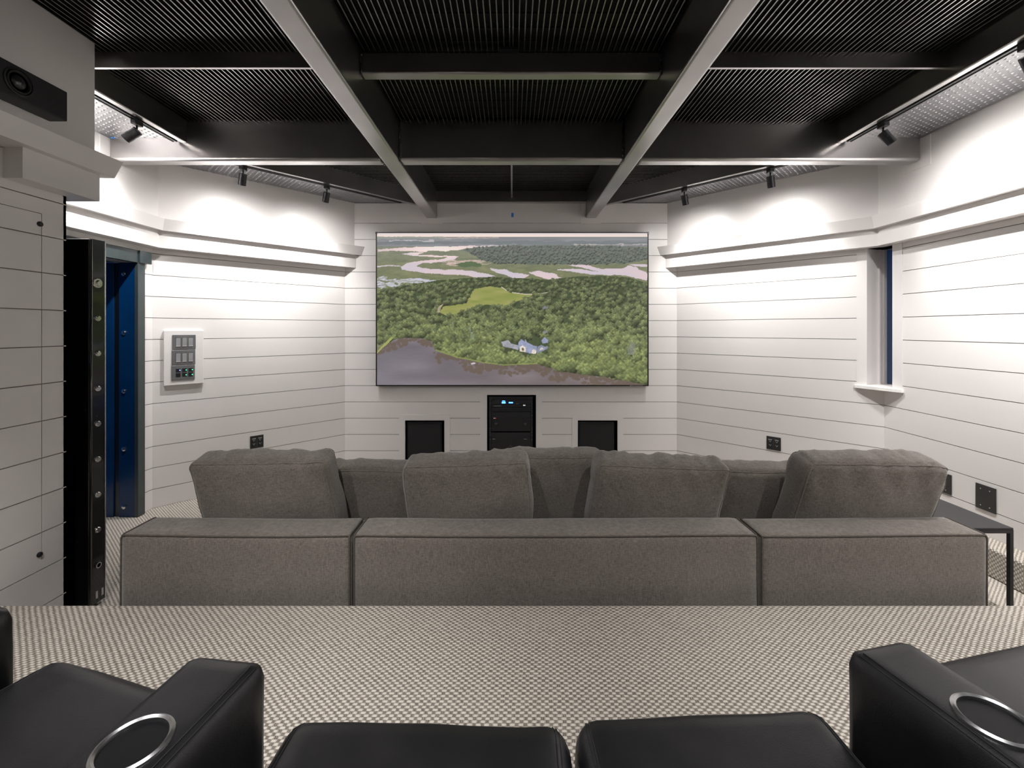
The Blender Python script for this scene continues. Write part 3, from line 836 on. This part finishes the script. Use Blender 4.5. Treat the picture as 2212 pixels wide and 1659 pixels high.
    gr = np.where(lm_ > .5, 1+.04*(vn(60, 9, 24)-.5), gr); fm = np.clip(poly(forest, .3)+.35*poly(forest_mid), 0, 1)*(1-poly(field, .35)); gr = 1+(gr-1)*np.where(lm_ > .5, 1, fm); img[:] = img*gr[..., None]
    # slight haze of a room-lit projected picture
    img[:] = img*.90 + np.array((150, 146, 150.))*.10
    return np.clip(img, 0, 255)
def build_screen():
    root = empty('projection_screen', (0, D, 0)); root.location = (0, 0, 0)
    tag(root, 'large wide screen showing an aerial view of marsh, forest and lake', 'screen')
    nx, ny = 620, 350
    img = paint_picture(nx, ny)/255.0
    lin = np.where(img <= .04045, img/12.92, ((img+.055)/1.055)**2.4)
    gx = np.linspace(X0, X1, nx); gz = np.linspace(Z1, Z0, ny)
    GX, GZ = np.meshgrid(gx, gz)
    co = np.stack([GX, np.full_like(GX, SY), GZ], -1).reshape(-1, 3)
    idx = np.arange(nx*ny).reshape(ny, nx)
    quads = np.stack([idx[1:, :-1], idx[1:, 1:], idx[:-1, 1:], idx[:-1, :-1]], -1).reshape(-1, 4)
    me = bpy.data.meshes.new('picture')
    me.vertices.add(len(co)); me.vertices.foreach_set('co', co.ravel())
    me.loops.add(quads.size); me.loops.foreach_set('vertex_index', quads.ravel().astype(np.int32))
    me.polygons.add(len(quads)); me.polygons.foreach_set('loop_start', np.arange(0, quads.size, 4, dtype=np.int32))
    me.update()
    at = me.color_attributes.new('picture', 'FLOAT_COLOR', 'POINT')
    rgba = np.ones((nx*ny, 4), np.float32); rgba[:, :3] = lin.reshape(-1, 3)
    at.data.foreach_set('color', rgba.ravel())
    m = NM('lit screen picture'); a = m.new('ShaderNodeAttribute'); a.attribute_name = 'picture'
    m.set(Base_Color=(.01, .01, .01), Emission_Color=a.outputs['Color'], Emission_Strength=SCREEN/(2**EXPOSURE), Roughness=.85)
    m.b.inputs['Specular IOR Level'].default_value = .1
    me.materials.append(m.m)
    link(bpy.data.objects.new('picture', me), root)
    b = .013
    for nm, v in (('bezel', (X0-b, X0, Z0-b, Z1+b)), ('bezel', (X1, X1+b, Z0-b, Z1+b)), ('bezel', (X0, X1, Z1, Z1+b*.7)), ('bezel', (X0, X1, Z0-b, Z0))):
        box(nm, v[0], v[1], SY-.004, SY+.03, v[2], v[3], BLACK, root)
    box('casing', X0-.004, X1+.004, SY+.001, D-.03, Z0-.004, Z1+.002, BLACK, root)
    box('wall_mount', -1.0, 1.0, D-.03, D-.001, Z0+.3, Z1-.3, BLACKM, root)
    for x in (X0-b, X1): box('corner_clip', x-.003, x+b+.003, SY-.006, SY+.02, Z1-.012, Z1+.012, GUN, root)
    for k, w in enumerate((.012, .006, .007, .006, .008, .006, .007, .006, .007, .006, .007)):
        box('badge_mark', X1-.195+k*.0135, X1-.195+k*.0135+w, SY-.0055, SY-.003, Z0-.010, Z0-.003, SILVER, root)
SCREEN = 1.22
build_screen()

# ------------------------------------------------------------------ subwoofers and AV rack in the niches
GRILLE = simple('black speaker grille cloth', (.014, .013, .014), .9, 0, .3, 300)
for (a, b, c, d), (p0, p1), lab in ((NICHE[0], (879.4, 954.6), 'black subwoofer in the niche left of the equipment rack'), (NICHE[2], (1250, 1327), 'black subwoofer in the niche right of the equipment rack')):
    y = D+.03; x0, x1 = (p0-1106)*y/F, (p1-1106)*y/F; zt = z((711-912)*y/F)
    r = empty('subwoofer', (0, 0, 0)); tag(r, lab, 'speaker', 'subwoofers in the wall niches')
    box('cabinet', x0, x1, y, y+.38, c+.001, zt, BLACK, r, .004)
    box('grille', x0+.012, x1-.012, y-.012, y-.0005, c+.015, zt-.014, GRILLE, r, .006)
RY = D+.04
def rx(px): return (px-1106)*RY/F
def rz_(py): return z((711-py)*RY/F)
rk = empty('equipment_rack', (0, 0, 0)); tag(rk, 'black equipment rack recessed into the front wall', 'rack')
for a, b in ((1056.5, 1061), (1146.5, 1151)):
    rl = box('rail', rx(a), rx(b), RY-.004, RY+.03, .04, rz_(856.5), RAIL, rk)
    for py in (865.5, 871, 874, 889, 897, 905.5, 925, 934, 940, 948.5, 976):
        M = Matrix.Translation((rx((a+b)/2), RY-.004, rz_(py))) @ Matrix.Rotation(math.radians(90), 4, 'X')
        lathe('screw', [(0, .003), (.004, .0025), (.0055, 0)], CHROME, rl, 10, M)
vp = box('vent_panel', rx(1056.5), rx(1151), RY-.006, RY-.002, rz_(863.3), rz_(856.6), RAIL, rk)
for k in range(24):
    x = rx(1066)+k*(rx(1138)-rx(1066))/23
    box('slot', x-.004, x+.004, RY-.0065, RY-.0055, rz_(862.3), rz_(857.6), BLACKB, vp)
def blank(py0, py1): box('blank_panel', rx(1061.5), rx(1146), RY-.006, RY-.002, rz_(py1), rz_(py0), RAIL, rk)
blank(890, 898.6); blank(934, 941.6)
BLUEL = glow('blue display light', (.03, .16, 1.0), 5.0); WHITEL = glow('white marker light', (.8, .85, 1), .8); REDL = glow('red standby light', (1, .05, .03), 1.2)
MARK = simple('grey print and painted glint', (.35, .35, .36), .6)
def device(name, label, py0, py1, dep=.35):
    r = empty(name, (0, 0, 0)); tag(r, label, 'equipment', 'components in the equipment rack')
    box('chassis', rx(1062), rx(1145.5), RY, RY+dep, rz_(py1)+.001, rz_(py0), BLACK, r)
    box('front_panel', rx(1061.5), rx(1146), RY-.010, RY-.0005, rz_(py1)+.001, rz_(py0), BLACKM, r, .002)
    return r
def mark(r, px0, px1, py0, py1, mat, name='light'): box(name, rx(px0), rx(px1), RY-.0118, RY-.0102, rz_(py1), rz_(py0), mat, r)
d1 = device('processor', 'rack component with a glowing blue display at the top', 864, 873.2)
mark(d1, 1084, 1092, 868, 871, BLUEL, 'display_digits'); mark(d1, 1099, 1108, 868.3, 870.6, BLUEL, 'display_digits'); mark(d1, 1085, 1091, 865.3, 866.6, BLUEL, 'display_digits')
mark(d1, 1115, 1121, 871.8, 872.6, MARK, 'print')
d2 = device('media_player', 'slim black player with two white lights under the blue display', 873.8, 879.3)
for p in (1130.2, 1133): mark(d2, p, p+1.4, 874.2, 876, WHITEL)
mark(d2, 1067, 1083, 876.2, 877, MARK, 'print')
d3 = device('disc_player', 'thin black disc player above the upper blank panel', 880, 889.4)
box('drawer', rx(1063), rx(1143), RY-.0125, RY-.0102, rz_(887.4), rz_(882), BLACK, d3); mark(d3, 1063.5, 1069, 884.2, 884.9, MARK, 'print')
d4 = device('receiver', 'tall black receiver with two large round knobs', 899, 931.5)
for p in (1072, 1134.5):
    M = Matrix.Translation((rx(p), RY-.010, rz_(914.5))) @ Matrix.Rotation(math.radians(90), 4, 'X')
    lathe('knob', [(0, .022), (.020, .022), (.023, .019), (.024, 0.0)], RAIL, d4, 28, M)
    for q in (-1.8, 1.8): box('knob_glint', rx(p+q*.6)-.002, rx(p+q*.6)+.002, RY-.0335, RY-.0322, rz_(914.8), rz_(913.2), MARK, d4)  # small grey slips stand in for highlights on the knobs
for p in (1067, 1070): mark(d4, p, p+1.1, 902.3, 903.6, REDL if p > 1068 else WHITEL)
d5 = device('power_amplifier', 'tall black power amplifier at the bottom of the rack', 942.2, 1000)
mark(d5, 1064, 1070, 947.2, 948.4, MARK, 'print'); mark(d5, 1071.5, 1089, 947.5, 948.2, RAIL, 'print'); mark(d5, 1131.5, 1138, 947.4, 948.3, MARK, 'print')
for p, q in ((1100.5, 964), (1103, 962.2), (1105.5, 964)): mark(d5, p-.4, p+.4, q-.4, q+.4, MARK)

# ------------------------------------------------------------------ wall plates
def hit_left(px):  k = (px-1106)/F; s = (WL-k*D)/(1-k); return WL-s, D-s
def hit_right(px): k = (px-1106)/F; s = (k*D-WR)/(1+k); return WR+s, D-s
def hit_side(px):  return RC[0], RC[0]*F/(px-1106)
FRM = {'left': (hit_left, (1/R2, 1/R2), LAn), 'right': (hit_right, (1/R2, -1/R2), RAn), 'side': (hit_side, (0, -1), (-1, 0))}
def wall_frame(wall, px0, px1, py0, py1):
    """matrix with origin at the plate's centre on the wall, x to the right along the wall, y into the room; half sizes"""
    f, t, n = FRM[wall]; a, b = f(px0), f(px1); c = ((a[0]+b[0])/2, (a[1]+b[1])/2)
    w = math.hypot(a[0]-b[0], a[1]-b[1])
    zt, zb = z((711-py0)*c[1]/F), z((711-py1)*c[1]/F)
    M = Matrix(((t[0], n[0], 0, c[0]), (t[1], n[1], 0, c[1]), (0, 0, 1, (zt+zb)/2), (0, 0, 0, 1)))
    return M, w/2, (zt-zb)/2
def flip(M): return M
PLATEB = simple('matt black plate', (.028, .027, .027), .45, .1)
OUTL = simple('black receptacle', (.014, .014, .015), .35)
GREYP = simple('grey metal switch plate', (.20, .20, .205), .4, .5); GREYS = simple('grey switch insert', (.30, .30, .305), .45, .2)
SLOTW = simple('pale slot', (.5, .5, .5), .5)
def outlet(label, wall, px0, px1, py0, py1):
    M, w, h = wall_frame(wall, px0, px1, py0, py1)
    r = empty('power_outlet'); tag(r, label, 'power outlet', 'double power outlets on the angled walls')
    box('plate', -w, w, .0005, .007, -h, h, PLATEB, r, .002, M=M)
    for sx in (-1, 1):
        box('receptacle', sx*w*.46-.017, sx*w*.46+.017, .007, .010, -h*.62, h*.62, OUTL, r, M=M)
        box('label_strip', sx*w*.46-.016, sx*w*.46+.016, .010, .0108, h*.52, h*.60, SLOTW, r, M=M)
        for sz in (-1, 1):
            for dx in (-.007, .007): box('slot', sx*w*.46+dx-.002, sx*w*.46+dx+.002, .010, .0106, sz*h*.3, sz*h*.3+.007, SLOTW, r, M=M)
            box('ground_slot', sx*w*.46-.0025, sx*w*.46+.0025, .010, .0106, sz*h*.3-.009, sz*h*.3-.003, SLOTW, r, M=M)
outlet('black double outlet low on the left angled wall', 'left', 540, 569, 940.5, 967.5)
outlet('black double outlet low on the right angled wall', 'right', 1656, 1687, 943.5, 972)
def blankplate(label, px0, px1, py0, py1, cols):
    M, w, h = wall_frame('side', px0, px1, py0, py1)
    r = empty('cover_plate'); tag(r, label, 'cover plate', 'blank plates on the right wall')
    box('plate', -w, w, .0005, .007, -h, h, PLATEB, r, .002, M=M)
    for cx in cols:
        for sz in (-.66, .66): box('screw', cx*w-.0035, cx*w+.0035, .007, .0085, sz*h-.0035, sz*h+.0035, CHROME, r, M=M)
blankplate('narrow black blank plate on the right wall', 2034, 2056.5, 1023, 1066, (0,))
blankplate('wide black blank plate on the right wall near the table', 2109, 2153, 1049, 1103, (-.45, .45))
M, w, h = wall_frame('left', 353, 438.5, 714, 830)
sw = empty('switch_panel'); tag(sw, 'greige wall panel holding three grey rows of switches', 'switch panel')
box('backplate', -w, w, .0005, .028, -h, h, TRIM, sw, .003, M=M)
BL2 = glow('blue indicator', (.12, .16, 1), 3.0); GR2 = glow('green indicator', (.05, .9, .35), 1.6)
for rrow in range(3):
    cz = h*.58 - rrow*h*.565; gp = box('gang_plate', -w*.60+(-.003*rrow), w*.58-.003*rrow, .028, .036, cz-h*.265, cz+h*.265, GREYP, sw, .003, M=M)
    for k in range(3):
        cx = (-.31 + k*.315)*w
        if rrow < 2:
            box('switch', cx-w*.115, cx+w*.115, .036, .0385, cz-h*.15, cz+h*.15, GREYS, gp, .001, M=M)
            box('switch_rim', cx-w*.125, cx+w*.125, .036, .037, cz-h*.165, cz+h*.165, BLACK, gp, M=M)
            box('switch_lip', cx-w*.115, cx+w*.115, .037, .040, cz-h*.165, cz-h*.145, SLOTW, gp, M=M)
        else:
            box('keypad', cx-w*.115, cx+w*.115, .036, .0385, cz-h*.15, cz+h*.15, OUTL, gp, .001, M=M)
            box('keypad_bar', cx-w*.115, cx+w*.115, .038, .0395, cz-h*.012, cz+h*.012, GREYP, gp, M=M)
            for q in ((.09,) if k == 0 else (.09, -.09)):
                box('indicator', cx+w*.06, cx+w*.10, .0383, .0402, cz+h*q-.004, cz+h*q+.004, BL2 if k == 0 else GR2, gp, M=M)

# ------------------------------------------------------------------ speaker on the left pier
spk = empty('wall_speaker'); tag(spk, 'long black speaker mounted high on the left pier', 'speaker')
wx_ = PX + .0755
sx0, sx1, syn, syf, sz0, sz1 = wx_, -2.140, 1.50, 2.094, z(.998), z(1.14)
box('cabinet', sx0, sx1, syn, syf, sz0, sz1, BLACK, spk, .003)
box('baffle', sx1+.0003, sx1+.003, syn+.004, syf-.004, sz0+.004, sz1-.004, BLACKM, spk)
CONE = simple('satin black cone', (.02, .02, .022), .28); RUB = simple('rubber surround', (.012, .012, .012), .5)
for yc in (1.885, 1.745 - .03):
    M = Matrix.Translation((sx1+.003, yc, (sz0+sz1)/2)) @ Matrix.Rotation(math.radians(90), 4, 'Y')
    wf_ = lathe('woofer_ring', [(.058, .0), (.058, .004), (.052, .005), (.050, .0)], BLACKM, spk, 40, M)
    lathe('surround', [(.050, .0), (.046, .006), (.041, .006), (.038, .001)], RUB, wf_, 40, M)
    lathe('cone', [(.038, .001), (.030, -.002), (.028, .002), (.018, .009), (.0, .012)], CONE, wf_, 40, M)

# ------------------------------------------------------------------ soft upholstery
def soft(hx, hy, hz, r, bulge=(0, 0, 0), amp=0.0, freq=6.0, seed=0, N=(22, 8, 16), shear=0.0, wr=0.0, sag=0.0):
    off = Vector((seed*7.31, seed*3.17, seed*1.7))
    def P(a, b, c, out=0.0):
        p = Vector((a*hx, b*hy, c*hz))
        q = Vector((max(-hx+r, min(hx-r, p.x)), max(-hy+r, min(hy-r, p.y)), max(-hz+r, min(hz-r, p.z))))
        d = p - q; n = d.normalized() if d.length > 1e-9 else Vector((0, 0, 0))
        v = q + n*(r+out)
        v.x += math.copysign(1, a)*abs(a)*hx*bulge[0]*(1-b*b)*(1-c*c)
        v.y += math.copysign(1, b)*abs(b)**3*hy*bulge[1]*(1-a*a)*(1-c*c)
        v.z += math.copysign(1, c)*abs(c)*hz*bulge[2]*(1-a*a)*(1-b*b)
        if amp: v += n*(amp*noise.noise(p*freq+off) + amp*.5*noise.noise(p*freq*2.3+off))
        if sag: v.z -= sag*(.5+.5*math.sin(a*2.3+seed))*max(0, c)**2
        if wr and c > -.2:
            s = noise.noise(Vector((p.x*16+p.z*9, seed*5.1, p.z*3)))
            s2 = noise.noise(Vector((p.x*38-p.z*22, seed*9.1, p.z*5)))
            v += n*wr*(s+.5*s2)*min(1, (c+.2)/.9)
        v.x += shear*v.z
        return v
    bm = bmesh.new(); nx, ny, nz = N
    def lin(n): return [math.copysign(abs(t)**.8, t) for t in [-1+2*i/n for i in range(n+1)]]
    lx, ly, lz = lin(nx), lin(ny), lin(nz); cache = {}
    def V(a, b, c):
        k = (round(a, 5), round(b, 5), round(c, 5))
        if k not in cache: cache[k] = bm.verts.new(P(a, b, c))
        return cache[k]
    for s in (-1, 1):
        for i in range(nx):
            for j in range(nz): bm.faces.new((V(lx[i], s, lz[j]), V(lx[i+1], s, lz[j]), V(lx[i+1], s, lz[j+1]), V(lx[i], s, lz[j+1])))
            for j in range(ny): bm.faces.new((V(lx[i], ly[j], s), V(lx[i+1], ly[j], s), V(lx[i+1], ly[j+1], s), V(lx[i], ly[j+1], s)))
        for i in range(ny):
            for j in range(nz): bm.faces.new((V(s, ly[i], lz[j]), V(s, ly[i+1], lz[j]), V(s, ly[i+1], lz[j+1]), V(s, ly[i], lz[j+1])))
    return bm, P
def place(o, loc, rot=(0, 0, 0)):
    o.location = loc; o.rotation_euler = [math.radians(a) for a in rot]; return o
def rim(P, b, out, n=14):
    pts = []
    for i in range(n): pts.append(P(-1+2*i/n, b, 1, out))
    for i in range(n): pts.append(P(1, b, 1-2*i/n, out))
    for i in range(n): pts.append(P(1-2*i/n, b, -1, out))
    for i in range(n): pts.append(P(-1, b, -1+2*i/n, out))
    return pts

# sofa modules
SB, SI, STOP = 2.0, 2.205, .573
modx = [(-1.806, -.744), (-.733, 1.136), (1.147, 2.194)]
labs = ['left end module of the taupe sofa seen from behind', 'wide middle module of the taupe sofa seen from behind', 'right end module of the taupe sofa seen from behind']
for i, ((a, b), lab) in enumerate(zip(modx, labs)):
    r = empty('sofa_module', ((a+b)/2, SB, 0)); tag(r, lab, 'sofa', 'modules of the taupe sofa')
    hx, hy, hz = (b-a)/2, (SI-SB)/2, (STOP-.02)/2
    bm, P = soft(hx, hy, hz, .022, (.0, .05, .02), .0025, 3.0, i+1, (30, 8, 16), sag=.008)
    bk = place(obj('backrest', bm, FABRIC, r, True), (0, hy, .02+hz))
    n = 40
    tube('piping', [P(-1+2*k/n, -1, 1, .0015) for k in range(n+1)], .0042, PIPE, bk)
    for s in (-1, 1):
        tube('piping', [P(s, -1, 1-2*k/n, .0015) for k in range(n+1)], .0042, PIPE, bk)
        tube('piping', [P(s, -1+2*k/12, 1, .0015) for k in range(13)], .0042, PIPE, bk)
    bm, P2 = soft(hx, .40, .19, .03, (.0, .0, .03), .002, 3, i+5, (20, 14, 8))
    place(obj('seat', bm, FABRIC, r, True), (0, SI-SB+.402, .215))
    for sx in (-1, 1):
        for yy in (.06, .95): box('foot', sx*(hx-.08)-.02, sx*(hx-.08)+.02, yy-.02, yy+.02, 0, .026, BLACK, r)

# loose back cushions (x centre, y, z centre, half sizes, shear, roll, yaw, label)
cush = [
    (-1.262, 2.290, .640, .335, .086, .235, -.115, 0.3, 5, 'plump taupe cushion leaning at the left end of the sofa', 1),
    (-.225, 2.288, .632, .322, .084, .232, -.03, -1.6, 1, 'taupe cushion on the middle module below the equipment rack', 2),
    (.748, 2.292, .625, .330, .086, .226, .09, 1.6, -3, 'taupe cushion on the middle module right of centre', 3),
    (1.815, 2.285, .638, .335, .092, .232, .185, .2, -5, 'plump taupe cushion leaning at the right end of the sofa', 4),
    (-.830, 2.60, .545, .330, .085, .175, 0, 1.0, 2, 'lower taupe cushion behind, below the left subwoofer', 5),
    (.205, 2.60, .592, .345, .085, .205, .02, -1.2, 0, 'taupe cushion set behind between the two middle cushions', 6),
    (1.415, 2.60, .545, .330, .085, .175, .06, -1.2, -2, 'lower taupe cushion behind, beside the right end cushion', 7)]
for (x, y, zc, hx, hy, hz, sh, roll, yaw, lab, sd) in cush:
    far = y > 2.5
    bm, P = soft(hx, hy, hz, .040, (.03, .36, .05), .009, 4.0, sd, (36, 10, 26), sh, .015 if sd in (3, 4, 6) else .010, .012 if sd in (5, 7) else .006)
    o = obj('cushion', bm, FABRIC, None, True)
    tag(o, lab, 'cushion', 'loose back cushions of the taupe sofa')
    place(o, (x, y+.012, zc), (11 if not far else 8, roll, yaw))
    for s in (-1, 1): tube('piping', rim(P, s, .0006, 26), .0034, FABRIC, o, 6, True)

# side table
st = empty('side_table', (0, 0, 0)); tag(st, 'low black metal side table beside the right end of the sofa', 'table')
ta, tb, tc, td, tz = 2.218, 2.640, 2.290, 2.766, .470
box('top', ta, tb, tc, td, tz-.010, tz, BLACKM, st, .002)
for a_, b_, c_, d_ in ((ta, tb, tc, tc+.018), (ta, tb, td-.018, td), (ta, ta+.018, tc+.018, td-.018), (tb-.018, tb, tc+.018, td-.018)):
    box('rail', a_, b_, c_, d_, tz-.028, tz-.010, BLACKM, st)
for a_ in (ta, tb-.018):
    for c_ in (tc, td-.018): box('leg', a_, a_+.018, c_, c_+.018, 0, tz-.028, BLACKM, st)

# ------------------------------------------------------------------ black leather theatre seats in the foreground
ARMZ = z(-.62); SEATZ = z(-.77)
def stitched(P, parent, b0=-1, b1=1, side=-1, inset=.03, hx=1):
    for k in (0, .011):
        a = side*(1-(inset+k)/hx)
        tube('seam', [P(a, b0+(b1-b0)*i/18, 1, .0006) for i in range(19)], .0013, THREAD, parent, 5)
def arm(parent, fx_, fy_, rot, w, L, cup, seamside, seed):
    """arm with its front centre at (fx_, fy_), pointing along rot (degrees from +Y)"""
    h = ARMZ - PLAT
    bm, P = soft(w/2, L/2, h/2, .026, (.0, .0, .012), .002, 5, seed, (14, 26, 16))
    d = Vector((-math.sin(math.radians(rot)), math.cos(math.radians(rot)), 0))
    c = Vector((fx_, fy_, 0)) - d*(L/2)
    o = obj('armrest', bm, LEATHER, parent, True)
    place(o, (c.x, c.y, PLAT+h/2), (0, 0, rot))
    if cup is not None:
        cy = L/2 - cup; r = .043
        cm = bmesh.new(); add_lathe(cm, [(r, -.10), (r, .10)], 40, Matrix.Translation((0, cy, h/2)))
        co = obj('cutter', cm, None, None); co.parent = o
        bpy.context.view_layer.update()
        md = o.modifiers.new('cup', 'BOOLEAN'); md.operation = 'DIFFERENCE'; md.object = co; md.solver = 'EXACT'
        dg_ = bpy.context.evaluated_depsgraph_get()
        me = bpy.data.meshes.new_from_object(o.evaluated_get(dg_)); o.modifiers.clear(); o.data = me
        if not me.materials: me.materials.append(LEATHER)
        for p in me.polygons: p.use_smooth = True
        bpy.data.objects.remove(co, do_unlink=True)
        sharp_by_angle(o, 50)
        T = Matrix.Translation((0, cy, h/2))
        cu_ = lathe('cup_holder', [(.0425, .002), (.041, -.090), (.0, -.092)], CUP, o, 40, T)
        lathe('rim_ring', [(.0415, .000), (.0425, .006), (.046, .0085), (.0500, .006), (.0515, .000), (.050, -.004), (.042, -.004)], SILVER, cu_, 48, T, closed=True)
    for s in ([seamside] if seamside else []): stitched(P, o, -1, .93, s, .010, w/2)
    return o
def seat(parent, fx_, fy_, rot, w, L, seed, crown_=.10):
    hz_ = .085
    bm, P = soft(w/2, L/2, hz_, .05, (.0, .03, crown_), .003, 5, seed, (26, 24, 8))
    d = Vector((-math.sin(math.radians(rot)), math.cos(math.radians(rot)), 0))
    c = Vector((fx_, fy_, 0)) - d*(L/2)
    o = place(obj('seat_cushion', bm, LEATHER, parent, True), (c.x, c.y, SEATZ-hz_-.004), (0, 0, rot))
    for s in (-1, 1): stitched(P, o, -1, 1, s, .016, w/2)
    bm, P2 = soft(w/2-.004, .04, (SEATZ-2*hz_-PLAT-.02)/2, .03, (0, .2, 0), .002, 5, seed+1, (14, 6, 12))
    q = c + d*(L/2-.05)
    place(obj('footrest', bm, LEATHER, parent, True), (q.x, q.y, PLAT+.01+(SEATZ-2*hz_-PLAT-.02)/2), (0, 0, rot))
    bm, P3 = soft(w/2, .08, .30, .05, (0, .2, .03), .003, 5, seed+2, (16, 8, 18))
    q = c - d*(L/2+.16)
    place(obj('backrest', bm, LEATHER, parent, True), (q.x, q.y, PLAT+.34+.27), (14, 0, rot))
    q = c
    bb = box('base', -w/2+.02, w/2-.02, -L/2, L/2-.10, 0, SEATZ-2*hz_-PLAT-.006, BLACK, parent)
    place(bb, (q.x, q.y, PLAT), (0, 0, rot))
    return o
def tseat(label):
    r = empty('theater_seat', (0, 0, PLAT)); r.location = (0, 0, 0)
    return tag(r, label, 'theater seat', 'black leather theater seats')
s1 = tseat('black leather theater seat at the far left of the front row of seats')
arm(s1, -1.19, 1.000, -16, .17, .72, None, None, 21)
seat(s1, -.852, .985, -16.5, .50, .60, 22, .14)
s2 = tseat('left one of the two middle black leather seats, with cup holder arm')
arm(s2, -.536, .832, -8, .162, .70, .188, 1, 24)
seat(s2, -.168, .884, -1.5, .565, .60, 25)
s3 = tseat('right one of the two middle black leather seats')
seat(s3, .382, .902, 3, .525, .60, 28)
s4 = tseat('black leather theater seat on the right, with cup holder arm')
arm(s4, .722, .868, 12, .155, .70, .186, -1, 31)
seat(s4, 1.10, 1.06, 13, .52, .60, 32, .14)
